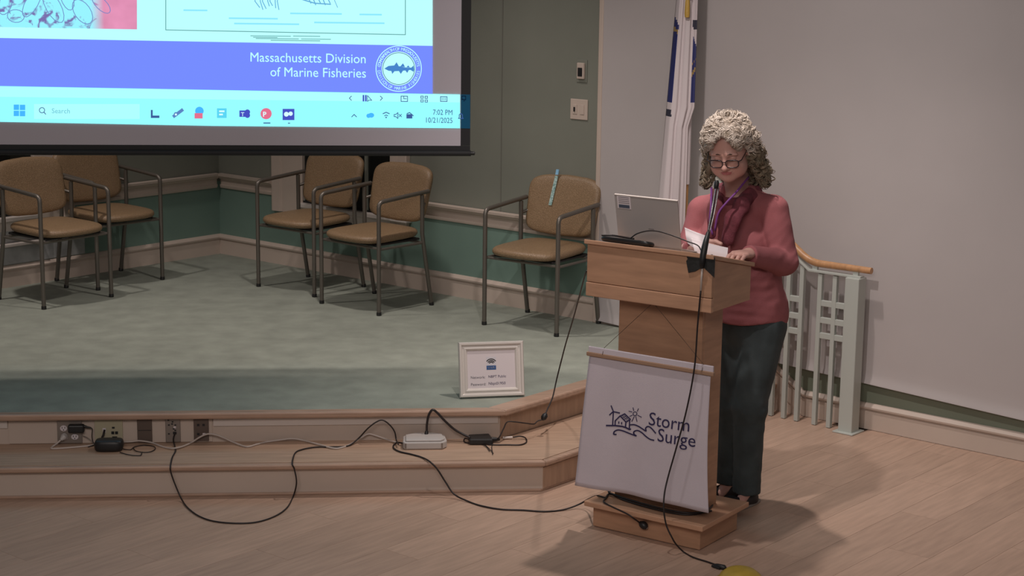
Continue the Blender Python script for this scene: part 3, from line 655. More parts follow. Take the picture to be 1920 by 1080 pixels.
MB().tube(rnd_path([TL(.03, -.03, zt(-.03)+.026), TL(.06, .0, zt(0)+.032), TL(.16, .01, zt(0)+.026)], .02), .004, 8).build('plug_lead', m_cord, dk)
def cable(pts, name, label, m=m_cord, r=.0035, cat='cable', k=8, parent=None):
    o = MB().tube(spline(pts, k), r, 7).build(name, m, parent, smooth=True)
    return tag(o, label, cat) if label else o
def pl(px, py, b):  # point on the lectern plane at depth b
    return tuple(at(px, py, A=LO+LB*b, n=LB))
cable([pl(1183, 446, -.02), pl(1195, 438, -.03), pl(1215, 433, -.04), pl(1235, 434, -.045), pl(1262, 442, -.05), pl(1290, 453, -.05), pl(1308, 460, -.052), pl(1315, 470, -.057)], 'device_cable', 'thin black cable arching in front of the laptop from the black device to the microphone', r=.0026)
mic = empty('microphone', pl(1320, 478, -.062), label='slim gooseneck microphone taped with black tape to the lectern front', cat='microphone')
b0, b1, b2 = pl(1316, 503, -.066), pl(1320, 470, -.062), pl(1328, 436, -.02)
MB().tube(spline([b0, pl(1317, 490, -.070), b1, pl(1324, 452, -.045), b2], 4), [.007, .0085, .010, .011, .012, .0125, .013, .0132, .0132, .013, .0125, .012, .0115, .0105, .0095, .0085, .0075], 14)  .build('microphone_stem', m_black, mic, smooth=.8)
m_chr = mat('chrome_rod', (.45, .43, .43), .25, .8)
MB().tube(spline([pl(1327, 438, -.02), pl(1335, 392, .0), pl(1342.5, 348, .03)], 6), .0028, 8).build('rod', m_chr, mic, smooth=True)
MB().tube(spline([pl(1330, 438, -.018), pl(1340, 395, .006), pl(1347.5, 352, .036)], 6), .0028, 8).build('rod', m_chr, mic, smooth=True)
MB().tube(spline([pl(1325, 445, -.022), pl(1336, 398, -.0), pl(1343, 352, .028)], 6), .0035, 8).build('gooseneck', m_black, mic, smooth=True)
MB().tube([pl(1342, 354, .03), pl(1343, 349, .03), pl(1344, 342, .034), pl(1344.5, 338, .036)], [.007, .010, .010, .006], 12).build('capsule', m_black, mic, smooth=.9)
tape = [(1284.3, 474.5), (1289.4, 485.6), (1286.5, 489.5), (1290.5, 511.5), (1303, 509), (1316.7, 501), (1320, 502.4), (1330, 512), (1339.5, 521), (1340.5, 500), (1341, 484), (1336, 477), (1322, 479), (1304, 473)]
tv = [pl(x, y, -.0615) for x, y in tape]; tw = [pl(x, y, -.0595) for x, y in tape]
mb = MB(); nn = len(tape); mb.add(tv+tw, [tuple(range(nn)), tuple(range(nn, 2*nn))[::-1]]+[(i, (i+1) % nn, nn+(i+1) % nn, nn+i) for i in range(nn)])
m_tape = mat('black_gaffer_tape', (.016, .017, .017), .62, noise=.25, scale=40, bump=.5, bscale=60)
mb.build('tape', m_tape, mic)
0 and MB().tube([pl(1286, 476, -.062), pl(1303, 478, -.066), pl(1318, 486, -.070), pl(1334, 479, -.064), pl(1342, 480, -.058)], .0055, 8).build('tape_fold', m_tape, mic, smooth=True)
0 and MB().tube([pl(1302, 473, -.055), pl(1312, 476, -.066), pl(1322, 473, -.066), pl(1332, 474, -.060)], .006, 8).build('tape_fold', m_tape, mic, smooth=True)
# cord of the microphone: pale first length, then dark, down to the floor
MB().tube([pl(1317, 500, -.068), pl(1315.5, 520, -.066), pl(1314, 545, -.066)], .0042, 8).build('pale_lead', m_cordw, mic, smooth=True)
g0 = lambda px, py, z=.0045: tuple(at(px, py, z=z))
cable([pl(1314, 544, -.066), pl(1308, 610, -.064), pl(1302, 690, -.066), pl(1287, 770, -.07), pl(1268, 840, -.08), pl(1253, 893, -.09), pl(1246, 925, -.11), pl(1244.5, 955, -.125), pl(1249.5, 985, -.125), pl(1260, 1008, -.12), pl(1268, 1021, -.10), g0(1282, 1035), g0(1300, 1045), g0(1325, 1053), g0(1345, 1060), g0(1362, 1066), g0(1370, 1070)], 'microphone_cable', 'long dark microphone cable hanging down over the banner to the floor', r=.0034)
co = empty('cable_connector', g0(1352, 1061), label='small black cable connector lying on the floor beside the yellow cap', cat='connector')
MB().tube([g0(1340, 1059.5, .008), g0(1344, 1061.5, .008), g0(1358, 1064, .009), g0(1361, 1065, .008)], [.006, .011, .011, .006], 10).build('shell', m_black, co, smooth=.8)
MB().tube([g0(1335, 1061, .006), g0(1341, 1063, .006), g0(1350, 1066, .006)], .005, 8).build('latch', m_black, co, smooth=.8)
yl = empty('yellow_cap', g0(1390, 1100, 0), label='yellow rounded cap on the floor, cut by the bottom edge of the picture', cat='floor cap')
c_ = at(1388, 1092, z=0)
MB().lathe([(.085, 0), (.088, .012), (.078, .032), (.055, .050), (.028, .058), (.004, .060)], c_, 28).build('dome', mat('yellow_rubber', (.52, .36, .045), .5, noise=.1, scale=30), yl, smooth=.9)
MB().lathe([(.098, .0), (.098, .007), (.086, .009)], c_, 28).build('rim', mat('yellow_rubber_dark', (.40, .27, .04), .55), yl)
cable([g0(1375, 1068.5, .006), g0(1384, 1066, .012), g0(1392, 1065.5, .014), g0(1398, 1066, .012)], 'cable_end', 'short black cable end lying behind the yellow cap', r=.0035, cat='cable')
# ============================================================ cords on the step and floor
def tr(px, py, z=TRZ+.004):
    p = at(px, py, z=z)
    return tuple(p) if p[1] < 7.893 else tuple(at(px, py, Y=7.893))
def rs(px, py, Y=7.895): return tuple(at(px, py, Y=Y))
cable([rs(328, 812, 7.890), rs(325, 824, 7.885), tr(328, 838), tr(329, 846), tr(323, 858), (at(319.5, 870, Y=7.528)[0], 7.528, .151), rs(320, 884, 7.522), rs(327, 905, 7.52), g0(340, 935, .012), g0(352, 952), g0(372, 967), g0(400, 977), g0(440, 981), g0(480, 979), g0(515, 968), g0(538, 952), g0(550, 930), rs(556, 905, 7.515), rs(552, 880, 7.518), (at(548, 862, Y=7.526)[0], 7.526, .156), tr(553, 850), tr(566, 843), tr(590, 838.5), tr(620, 838), tr(652, 836), rs(672, 822, 7.86), rs(690, 803, 7.84), rs(706, 791, 7.84), rs(718, 788, 7.84), rs(731, 797, 7.84), rs(740, 810, 7.84), tr(743, 825, .17), tr(747, 833, .168)], 'extension_cable', 'black cord looping from the riser jack over step and floor to the power strip', r=.0034)
cable([tr(755, 831, .165), tr(745, 830, .158), tr(738, 835), tr(739, 841), tr(750, 847), tr(772, 852), tr(792, 858), (at(806, 865, z=.155)[0], 7.53, .156), rs(820, 880, 7.515), rs(836, 905, 7.505), g0(852, 927, .02), g0(880, 941), g0(905, 949), g0(940, 955), g0(980, 956.5), g0(1020, 959), g0(1055, 956), g0(1085, 946, .02), g0(1105, 935, .06), tr(1120, 929.5, .125), tr(1135, 933, .131), TL(.035, .075, .131), TL(.12, .040, .131), TL(.23, .018, .131), TL(.34, .010, .131), TL(.42, .022, .131), TL(.46, .055, .131), TL(.474, .10, .131), TL(.470, .15, .131), TL(.46, .20, .132)], 'power_cable', 'dark cord running from the power strip across the floor and around the lectern foot', r=.0038)
cable([TL(.05, .095, .150), TL(.030, .074, .139), TL(.10, .050, .137), TL(.22, .028, .137), TL(.33, .018, .137), TL(.43, .032, .137), TL(.478, .075, .137), TL(.492, .13, .132)], 'cord_turn', 'second turn of black cord wrapped around the lectern foot', r=.0045)
pc = pl(1208, 986, -.008)
cable([TL(.032, .072, .132), TL(.055, .01, .131), TL(.085, -.045, .132), pl(1175, 963, -.066), pl(1188, 972, -.062), pl(1201, 981, -.02)], 'plug_cable', 'short black lead hanging over the plinth front to a round plug', r=.0034)
pg = empty('round_plug', pc, label='round black plug hanging against the front of the lectern plinth', cat='plug')
MB().tube([pl(1199, 979, -.018), pl(1202, 981.5, -.018), pl(1206, 984, -.016), pl(1210, 987.5, -.016), pl(1213, 990, -.014)], [.006, .013, .0165, .015, .008], 14).build('plug_body', m_black, pg, smooth=.9)
MB().tube([pl(1212, 989, -.014), pl(1214, 991, -.012)], [.006, .004], 8).build('pin', m_chr, pg)
cable([pl(1100, 508, .0), tuple(at(1095, 522, Y=7.2)), tuple(at(1085, 560, Y=7.45)), tuple(at(1074, 600, Y=7.7)), tuple(at(1062, 640, Y=7.9)), tuple(at(1054, 670, Y=8.0)), tuple(at(1044, 710, Y=8.05)), tuple(at(1036, 745, Y=8.02)), tuple(at(1026, 768, Y=7.98)), tuple(at(1021, 780, Y=7.95))], 'laptop_cable', 'thin black cord falling from the left of the lectern to the step corner', r=.0034)
fr_ = empty('ferrite_lump', at(1020, 782, Y=7.95), label='round black lump on the cord at the corner of the upper step', cat='ferrite')
MB().tube([at(1024, 775, Y=7.95), at(1022, 779, Y=7.945), at(1019, 784, Y=7.94), at(1016, 787, Y=7.94)], [.006, .0145, .0145, .006], 12).build('lump', m_black, fr_, smooth=.9)
cable([at(1017, 787, Y=7.935), at(1008, 789.5, Y=7.93), at(1001, 795, Y=7.91), at(985, 793.5, Y=7.88), at(965, 791, Y=7.865), at(951, 791.5, Y=7.86), at(944, 804, Y=7.85), at(936, 820, Y=7.83), tr(930, 824.5, .162)], 'adapter_lead', 'black lead running from the step corner to the black power brick', r=.003)
ad = empty('power_brick', tr(903, 823), label='long black power brick on the right of the step tread', cat='power brick')
c = [at(x, y, z=TRZ+.018) for x, y in ((880, 818), (884, 829), (923, 830), (919, 818))]
def quadbox(c, z0, z1, name, m, par, bevel=.004):
    v = [(p[0], p[1], z0) for p in c]+[(p[0], p[1], z1) for p in c]
    return MB().add(v, [(0, 1, 2, 3), (4, 5, 6, 7), (0, 1, 5, 4), (1, 2, 6, 5), (2, 3, 7, 6), (3, 0, 4, 7)]).build(name, m, par, bevel=bevel)
bx = [np.array(at(878, 820, z=.165)), np.array(at(880, 829, z=.165)), np.array(at(925, 829, z=.165)), np.array(at(917, 818, z=.165))]
quadbox(bx, TRZ+.002, TRZ+.030, 'case', m_black, ad, .006)
MB().tube([at(920, 823, z=.168), at(928, 824, z=.165), at(937, 823.5, z=.165)], [.010, .011, .006], 10).build('strain_relief', m_black, ad, smooth=.8)
cable([tr(880, 824, .165), tr(872, 822), tr(870, 827), tr(878, 830.5), tr(905, 832), tr(925, 834), tr(950, 834), tr(975, 834), tr(987, 829), tr(985, 821), tr(975, 818), tr(962, 820)], 'coiled_lead', 'black lead looped around and beside the power brick', r=.0032)
MB().tube([tr(943, 821, .158), tr(961, 820, .158)], .006, 8).build('lead_plug', m_whitetrim, ad, smooth=.8)
for q_ in ([(905, 830), (918, 842), (925, 850)], [(925, 828), (922, 838), (924, 852)], [(900, 831), (912, 838), (918, 846)]):
    MB().tube(spline([tr(*p) for p in q_], 4), .0018, 5).build('twist_tie', m_cord, ad)
ps = empty('power_strip', tr(797, 832), label='white power strip with angled sockets on the step tread', cat='power strip')
xa, xb = at(755, 838, z=TRZ)[0], at(838, 838, z=TRZ)[0]; yf, yb = at(797, 843, z=TRZ)[1], 7.885
m_ps = mat('white_plastic', (.50, .47, .45), .45)
def TP(f, y, z): return (xa+(xb-xa)*f, y, z)
MB().prism([(0, yf+.02), (0.03, yf), (.90, yf), (1, yf+.03), (.97, yb-.02), (.75, yb), (.25, yb), (.02, yb-.03)], TRZ+.001, TRZ+.034, TP).build('case', m_ps, ps, bevel=.005)
MB().prism([(.06, yf+.01), (.86, yf+.008), (.95, yf+.035), (.90, yb-.03), (.7, yb-.012), (.28, yb-.012), (.07, yb-.04)], TRZ+.034, TRZ+.044, TP).build('top_cover', m_ps, ps, bevel=.005)
for f in (.06, .88): MB().box(xa+(xb-xa)*f-.004, xa+(xb-xa)*f+.004, yf-.002, yf+.004, TRZ+.006, TRZ+.030).build('side_clip', m_alu, ps)
MB().tube([at(799, 824, Y=7.84), at(799, 818, Y=7.845), at(800, 808, Y=7.85)], [.011, .011, .007], 12).build('inserted_plug', m_black, ps, smooth=.8)
cable([at(800, 810, Y=7.85), at(800.5, 795, Y=7.85), at(804, 778, Y=7.85), at(811, 768.5, Y=7.85), at(820, 774, Y=7.85), at(834, 789, Y=7.85), at(852, 805, Y=7.85), at(868, 814, Y=7.845), at(882, 821, Y=7.83)], 'brick_cable', 'thick black cord arching from the power strip to the power brick', r=.0055)
# left: adapter brick, plugs, white cord
ab = empty('power_brick', tr(203, 842), label='squat black power brick on the step tread below the ivory plate', cat='power brick')
P = superpoly(0, 0, .064, .042, 4, 24)
q0 = np.array(at(203, 848, z=TRZ)); 
pillow(P, .046, lambda x, y, h: (q0[0]+x, q0[1]+.035+y, TRZ+.026+h), dome=.002).build('case', m_black, ab, smooth=.7)
MB().tube([rs(196, 806, 7.896), rs(194, 815, 7.885), rs(189, 826, 7.87), tr(190, 831, .175)], .005, 8).build('input_lead', m_cord, ab, smooth=True)
cable([tr(223, 838), tr(232, 842), tr(245, 843), tr(252, 838), tr(270, 834.5), tr(288, 837), tr(291, 842), tr(282, 847), tr(268, 848), tr(254, 845), tr(250, 839)], 'coiled_cable', 'thin dark cord coiled beside the squat black brick', r=.0022)
cable([tr(225, 848), tr(238, 852), tr(252, 854), tr(264, 853.5), tr(266, 848)], 'loose_cable', 'thin dark cord trailing in front of the coil on the step', r=.0022)
wp = empty('plug_adapter', rs(144, 801), label='black wall adapter plugged into the metal outlet plate', cat='adapter')
a0, z0_ = rz(130, 808); a1, z1_ = rz(159.5, 792)
MB().box(a0, a1, 7.865, 7.900, z0_, z1_-.002).build('case', m_black, wp, bevel=.007)
MB().tube([rs(157, 799, 7.88), rs(164, 801, 7.88), rs(171, 802, 7.88)], [.007, .005, .003], 8).build('strain_relief', m_black, wp, smooth=.8)
cable([rs(170, 802, 7.88), rs(173, 805, 7.88), rs(172.5, 818, 7.88), rs(174, 828, 7.88), tr(176, 834), tr(165, 838)], 'adapter_cable', 'thin dark cord dropping from the black wall adapter to the tread', r=.0022)
cable([rs(155, 817, 7.89), rs(163, 820, 7.885), rs(171, 826, 7.88), tr(176, 833)], 'grey_cable', 'thin grey cord from the right edge of the metal outlet plate', m_alu, r=.002)
wq = MB().tube([rs(121, 818, 7.898), rs(119, 820, 7.885), rs(114, 825, 7.875)], [.016, .015, .006], 14).build('white_plug', m_ps, None, smooth=.8); tag(wq, 'round white plug in the lower socket of the metal outlet plate', 'plug')
cable([rs(114, 825, 7.875), rs(106, 832, 7.865), tr(98, 838), tr(97, 841), tr(115, 840.5), tr(140, 838.5), tr(165, 836), tr(185, 832), tr(215, 829.5, .158), tr(245, 828, .158), tr(262, 826.5, .158), tr(285, 830, .158), tr(300, 836), tr(315, 840), tr(328, 840.5, .158), tr(345, 836, .158), tr(360, 829, .16), rs(374, 820, 7.87), rs(388, 814, 7.87), rs(402, 814.5, 7.87), rs(418, 820, 7.87), rs(435, 828, 7.87), tr(455, 836), tr(466, 837.5), tr(482, 833), tr(500, 828.5), tr(525, 825, .156), tr(548, 822.5, .156), tr(570, 826, .156), tr(600, 834, .156), tr(630, 841), tr(655, 834), tr(675, 822, .17), tr(690, 814, .18), tr(705, 817, .172), tr(725, 824, .16), tr(742, 829, .158)], 'white_cable', 'long white cord snaking along the back of the step tread to the power strip', m_cordw, r=.0042)
# ============================================================ framed sign on the stage
fBL, fBR = at(861.5, 746, z=STZ+.003), at(983, 741.5, z=STZ+.003)
fx = (fBR-fBL); fw = np.linalg.norm(fx); fx /= fw; fy = np.array([-fx[1], fx[0], 0]); kk = math.radians(13)
fup = np.array([0, 0, 1])*math.cos(kk)+fy*math.sin(kk); fn = np.cross(fx, fup)
def TF(a, h, o=0): p = fBL+fx*a+fup*h+fn*o; return (p[0], p[1], p[2])
fh = .262
sg = empty('framed_sign', fBL, label='white framed wireless network notice leaning at the front edge of the stage', cat='framed sign')
m_fr = mat('white_gloss_frame', (.62, .58, .54), .25, spec=.6)
for poly in ([(0, 0), (fw, 0), (fw-.042, .042), (.042, .042)], [(fw, 0), (fw, fh), (fw-.042, fh-.042), (fw-.042, .042)], [(fw, fh), (0, fh), (.042, fh-.042), (fw-.042, fh-.042)], [(0, fh), (0, 0), (.042, .042), (.042, fh-.042)]):
    (a, b), (c, d), (e, f), (g, h) = poly
    R = []
    for (p, q) in (((a, b), (h and (g, h) or (g, h))), ((c, d), (e, f))):
        prof = [(0, 0), (0, .012), (.10, .020), (.30, .020), (.42, .013), (.55, .012), (.72, .016), (.85, .014), (1, .006), (1, 0)]
        R.append([TF(p[0]+(q[0]-p[0])*s, p[1]+(q[1]-p[1])*s, o) for s, o in prof])
    MB().rings(R).build('frame_side', m_fr, sg, smooth=.5)
MB().box(.038, fw-.038, .038, fh-.038, .001, .006, lambda a, h, o: TF(a, h, o)).build('notice', m_paper, sg)
MB().prism([(.2*fw, 0), (.2*fw, 0), (0, 0)], 0, 0) if False else None
bk = MB().add([TF(fw*.42, fh*.75, 0), TF(fw*.58, fh*.75, 0), tuple(fBL+fx*fw*.58+fy*.16), tuple(fBL+fx*fw*.42+fy*.16), TF(fw*.42, fh*.75, -.004), TF(fw*.58, fh*.75, -.004), tuple(fBL+fx*fw*.58+fy*.165), tuple(fBL+fx*fw*.42+fy*.165)], [(0, 1, 2, 3), (4, 5, 6, 7), (0, 1, 5, 4), (1, 2, 6, 5), (2, 3, 7, 6), (3, 0, 4, 7)]).build('easel_back', m_black, sg)
def st2(s, x, y, size, m, al='LEFT'):
    v, f = text_geo(s, size, al, .01); place2((v, f), lambda a, b: TF(x+a, y+b, .0066), 'lettering', m, sg)
m_gtx = mat('grey_text_print', (.10, .095, .12), .7)
st2('Network:', .055, .088, .018, m_gtx); st2('NBPT Public', .140, .090, .017, m_ink); st2('Password:', .055, .055, .018, m_gtx); st2('Nbpt01950', .140, .057, .018, m_ink)
cx_ = fw/2+.0
MB().box(cx_-.023, cx_+.023, .128, .148, .006, .0066, TF).build('badge_base', mat('blue_print', (.03, .09, .25), .6), sg)
st2('Wi-Fi', cx_, .133, .014, m_paper, 'CENTER')
MB().box(cx_-.023, cx_+.023, .148, .190, .006, .0064, TF).build('badge', mat('pale_badge', (.60, .58, .62), .6), sg)
ar = []
for r in (.012, .019, .027): ar.append(ribbon([(cx_+r*math.sin(t), .152+r*math.cos(t)) for t in [-.9+1.8*i/8 for i in range(9)]], .0045))
place2(merge2(ar), lambda a, b: TF(a, b, .0068), 'wireless_symbol', m_black, sg)
# ============================================================ flag by the wall
FX, FY = at(1284, 400, Y=9.02)[0], 9.02
fl = empty('flag', (FX, FY, STZ), label='furled white state flag with blue and gold edges on a wooden pole behind the laptop', cat='flag')
MB().lathe([(.16, 0), (.16, .02), (.12, .035), (.04, .05), (.022, .09), (.018, .10)], (FX, FY, STZ), 24).build('stand', mat('brass_stand', (.35, .22, .07), .35, .7), fl, smooth=.6)
MB().tube([(FX, FY, STZ+.05), (FX, FY, 3.0)], .0155, 12).build('pole', mat('golden_oak_pole', (.42, .22, .09), .4, noise=.25, scale=12, stretch=(3, 3, 1)), fl, smooth=.8)
def px2x(px, py): return at(px, py, Y=FY)[0]-FX
mb = MB(); R = []; zs = np.linspace(.88, 2.55, 140)
for z in zs:
    # silhouettes read off the photograph at this height
    pyy = 540+(2.42-z)  # placeholder
    f = (z-.88)/(2.20-.88)
    xl = -.158+.082*min(1, f); xr = -.004+.030*min(1, max(0, (z-1.50)/.10))
    row = []
    for k in range(64):
        t = 2*math.pi*k/64
        u = .5-.5*math.cos(t); x = xl+(xr-xl)*u
        dep = .050*(1 if t < math.pi else -1)*(abs(math.sin(t))**.6)*(1.25-.35*min(1, f))
        fold = .010*math.sin(5*u*math.pi+1.1*z)+.005*math.sin(11*u*math.pi+.7*z)
        row.append((FX+x, FY-.012-dep+(fold if t < math.pi else 0), z))
    R.append(row)
mb.rings(R)
o = mb.build('cloth', [mat('white_flag_satin', (.58, .52, .53), .6), mat('blue_flag_satin', (.022, .028, .13), .55), mat('gold_flag_thread', (.30, .20, .07), .5), mat('black_flag_thread', (.03, .03, .05), .6)], fl, smooth=True)
for p in o.data.polygons:
    c = p.center; x = c[0]-FX; z = c[2]; f = (z-.88)/(2.20-.88); xl = -.158+.082*min(1, f)
    py_ = None
    L_ = (x-xl) < .017+.004*math.sin(6*z); R_ = x > .003
    if c[1] > FY-.0: continue
    if L_ and 1.62 < z < 2.06-(x-xl)*3: p.material_index = 1 if not (1.90 < z+x < 1.92) else 2
    elif L_ and 1.55 < z < 1.59 and (x-xl) < .02: p.material_index = 3
    elif R_ and 2.00 < z < 2.04: p.material_index = 3
    elif R_ and 1.62 < z < 1.98-x*3: p.material_index = 1 if not (1.755 < z-x*1.5 < 1.775 or 1.81 < z-x*1.5 < 1.816) else 2
    elif R_ and 1.49 < z < 1.52 and x > -.016: p.material_index = 3
MB().tube([(FX, FY, at(1284, 345, Y=FY)[2]), (FX, FY, 2.6)], .0205, 14).build('pole_sleeve', bpy.data.materials['white_flag_satin'], fl, smooth=.8)
m_gold = mat('gold_tassel', (.50, .31, .06), .5, bump=.6, bscale=200)
ts = MB()
for cx2, z0, z1 in ((-.036, 2.06, 2.17), (-.030, 2.16, 2.28)):
    ts.lathe([(.012, z0), (.014, z0+.02), (.012, z1-.03), (.010, z1-.02), (.012, z1), (.004, z1+.01)], (FX+cx2, FY-.085, 0), 12)
ts.tube([(FX-.034, FY-.085, 2.17), (FX-.033, FY-.08, 2.6)], .003, 6).tube([(FX-.026, FY-.085, 2.28), (FX-.02, FY-.08, 2.6)], .003, 6)
ts.build('tassel', m_gold, fl, smooth=.9)
# ============================================================ the speaker: implicit surfaces meshed with surface nets
def snet(fn, lo, hi, h):
    lo = np.array(lo, float); hi = np.array(hi, float); n = np.ceil((hi-lo)/h).astype(int)+1
    xs = [(lo[k]+h*np.arange(n[k])).astype(np.float32) for k in range(3)]
    X, Y, Z = np.meshgrid(*xs, indexing='ij'); D = fn(X, Y, Z).astype(np.float32)
    s = D < 0
    c = np.zeros(tuple(n-1), np.int8)
    for i in (0, 1):
        for j in (0, 1):
            for k in (0, 1): c += s[i:n[0]-1+i, j:n[1]-1+j, k:n[2]-1+k]
    act = (c > 0) & (c < 8); idx = -np.ones(act.shape, np.int64); ids = np.argwhere(act); idx[act] = np.arange(len(ids))
    acc = np.zeros((len(ids), 3)); cnt = np.zeros(len(ids)); I, J, K = ids.T
    corners = [(i, j, k) for i in (0, 1) for j in (0, 1) for k in (0, 1)]
    for a in corners:
        for ax in range(3):
            if a[ax]: continue
            b = list(a); b[ax] = 1
            da = D[I+a[0], J+a[1], K+a[2]]; db = D[I+b[0], J+b[1], K+b[2]]; m = (da < 0) != (db < 0)
            t = np.where(m, da/(da-db+1e-20), 0); p = np.tile(np.array(a, float), (len(ids), 1)); p[:, ax] += t
            acc[m] += p[m]; cnt[m] += 1
    V = lo+(ids+acc/np.maximum(cnt, 1)[:, None])*h; Fs = []
    for ax in range(3):
        b = [1, 1, 1]; b[ax] = 0; o1, o2 = [k for k in range(3) if k != ax]
        sl0 = [slice(1, n[k]-1) for k in range(3)]; sl0[ax] = slice(0, n[ax]-1); sl1 = list(sl0); sl1[ax] = slice(1, n[ax])
        m = s[tuple(sl0)] != s[tuple(sl1)]; E = np.argwhere(m); sg_ = s[tuple(sl0)][m]
        q = E.copy(); q[:, o1] += 1; q[:, o2] += 1
        def g(d1, d2): r = q.copy(); r[:, o1] -= d1; r[:, o2] -= d2; return idx[r[:, 0], r[:, 1], r[:, 2]]
        f = np.stack([g(1, 1), g(0, 1), g(0, 0), g(1, 0)], 1); flip = sg_ if ax != 1 else ~sg_
        f[~flip] = f[~flip][:, ::-1]; Fs.append(f)
    F = np.concatenate(Fs); F = F[(F >= 0).all(1)]
    return V, F
def npmesh(parts):
    me = bpy.data.meshes.new('mesh'); V = []; F = []; k = 0
    for v, f in parts: V.append(v); F.append(f+k); k += len(v)
    V = np.concatenate(V); F = np.concatenate(F)
    me.vertices.add(len(V)); me.vertices.foreach_set('co', V.astype(np.float32).ravel()); me.loops.add(F.size); me.loops.foreach_set('vertex_index', F.astype(np.int32).ravel())
    me.polygons.add(len(F)); me.polygons.foreach_set('loop_start', np.arange(0, F.size, 4, dtype=np.int32)); me.polygons.foreach_set('loop_total', np.full(len(F), 4, np.int32))
    me.update(); me.validate(); return me
def smin(a, b, k): h = np.clip(.5+.5*(b-a)/k, 0, 1); return b*(1-h)+a*h-k*h*(1-h)
def smax(a, b, k): return -smin(-a, -b, k)
def cap(X, Y, Z, a, b, ra, rb):
    a = np.array(a, float); b = np.array(b, float); d = b-a; L = d@d
    t = np.clip(((X-a[0])*d[0]+(Y-a[1])*d[1]+(Z-a[2])*d[2])/L, 0, 1)
    return np.sqrt((X-a[0]-t*d[0])**2+(Y-a[1]-t*d[1])**2+(Z-a[2]-t*d[2])**2)-(ra+(rb-ra)*t)
def ell(X, Y, Z, c, R, ax=None):
    dx, dy, dz = X-c[0], Y-c[1], Z-c[2]
    if ax is not None: dx, dy, dz = [dx*v[0]+dy*v[1]+dz*v[2] for v in ax]
    q = np.sqrt((dx/R[0])**2+(dy/R[1])**2+(dz/R[2])**2); g = np.sqrt((dx/R[0]**2)**2+(dy/R[1]**2)**2+(dz/R[2]**2)**2)+1e-9
    return q*(q-1)/g
def wob(X, Y, Z, s, seed=0):
    r = np.random.RandomState(seed); o = 0
    for k in range(5):
        d = r.normal(size=3); d /= np.linalg.norm(d); p = r.uniform(0, 6.3); f = s*(1+.6*k)
        o = o+np.sin((X*d[0]+Y*d[1]+Z*d[2])*f+p+1.5*np.sin((X*d[1]+Y*d[2]+Z*d[0])*f*.5+p))/(1+.5*k)
    return o/3
def T(px, py, Y): return np.array(at(px, py, Y=Y))
def unit(v): v = np.array(v, float); return v/np.linalg.norm(v)
by = math.radians(33)
BF = np.array([-math.sin(by), -math.cos(by), 0]); BRt = np.array([math.cos(by), -math.sin(by), 0]); UP = np.array([0, 0, 1.])   # body forward, her left
per = empty('person', (1.64, 7.36, 0), label='person in rose sweater and dark jeans reading papers behind the lectern', cat='person')
m_skin = mat('skin', (.56, .315, .265), .5, noise=.06, scale=14, bump=.06, bscale=120)
m_sweat = mat('rose_knit', (.335, .105, .115), .9, noise=.08, scale=10, bump=.35, bscale=420)
m_jean = mat('dark_jeans', (.046, .062, .066), .85, noise=.30, scale=9, bump=.3, bscale=500)
m_scarf = mat('maroon_scarf', (.16, .035, .05), .85, noise=.25, scale=40, bump=.4, bscale=160)
m_hair = mat('grey_blond_hair', (.40, .32, .245), .5, noise=.35, scale=30, col2=(.68, .60, .53))
m_shoe = mat('black_shoe', (.012, .011, .013), .5)
# joints
shR, shL = T(1317, 396, 7.46), T(1449, 394, 7.24)       # her right (left in the picture) and her left shoulder
elR, wrR = T(1299, 455, 7.42), T(1298, 468, 7.15)
elL, wrL = T(1470, 492, 7.17), T(1406, 479, 6.985)
neckb = T(1383, 356, 7.34)
chest, belly, hips = T(1389, 430, 7.35), T(1397, 510, 7.36), T(1407, 575, 7.36)
zh = T(1410, 603, 7.30)[2]
TAX = (BRt, BF, UP)
def sweater(X, Y, Z):
    d = ell(X, Y, Z, chest, (.172, .118, .19), TAX)
    d = smin(d, ell(X, Y, Z, belly+BF*.015, (.160, .135, .17), TAX), .07)
    d = smin(d, ell(X, Y, Z, hips-UP*.02, (.168, .150, .17), TAX), .07)
    for s, o in ((-1, 0), (1, 0)): d = smin(d, ell(X, Y, Z, chest+BRt*s*.075+BF*.085-UP*.045, (.072, .062, .07), TAX), .05)
    d = smin(d, cap(X, Y, Z, shR, shL, .050, .050), .05)
    d = smin(d, cap(X, Y, Z, neckb-UP*.06, neckb-UP*.0, .095, .050), .06)
    for q_ in (shR, shL): d = smin(d, cap(X, Y, Z, neckb-UP*.035, q_+UP*.002, .050, .050), .04)
    for sh, el, wr in ((shR, elR, wrR), (shL, elL, wrL)):
        a = cap(X, Y, Z, sh, el, .066, .058); a = smin(a, cap(X, Y, Z, el, wr, .056, .041), .02); u = unit(wr-el); a = smax(a, (X-wr[0])*u[0]+(Y-wr[1])*u[1]+(Z-wr[2])*u[2]-.012, .008); d = smin(d, a, .012)
    # folds
    g = np.exp(-(((X-elL[0])**2+(Y-elL[1])**2+(Z-elL[2])**2)/.11**2)); ap = shL-UP*.13-BRt*.05
    g2 = np.exp(-(((X-ap[0])**2+(Y-ap[1])**2+(Z-ap[2])**2)/.10**2))
    d = d+(.0015+.006*g+.006*g2)*wob(X, Y, Z, 42, 3)+.0035*wob(X, Y, Z*.5, 22, 9)+.003*wob(X*.4, Y*.4, Z, 60, 5)*np.clip((belly[2]+.1-Z)/.2, 0, 1)
    d = smax(d, (zh+.010*np.sin((X+Y)*17))-Z, .006)
    d = smax(d, -cap(X, Y, Z, hips-UP*.3, hips-UP*.03, .135, .12), .01)      # hollow hem
    d = smax(d, -ell(X, Y, Z, neckb+UP*.035+BF*.05, (.060, .070, .075), TAX), .008)
    return d
pts = np.array([shR, shL, elR, elL, wrL, wrR, hips, chest])
lo, hi = pts.min(0)-.17, pts.max(0)+.17; lo[2] = zh-.02; hi[2] = neckb[2]+.09
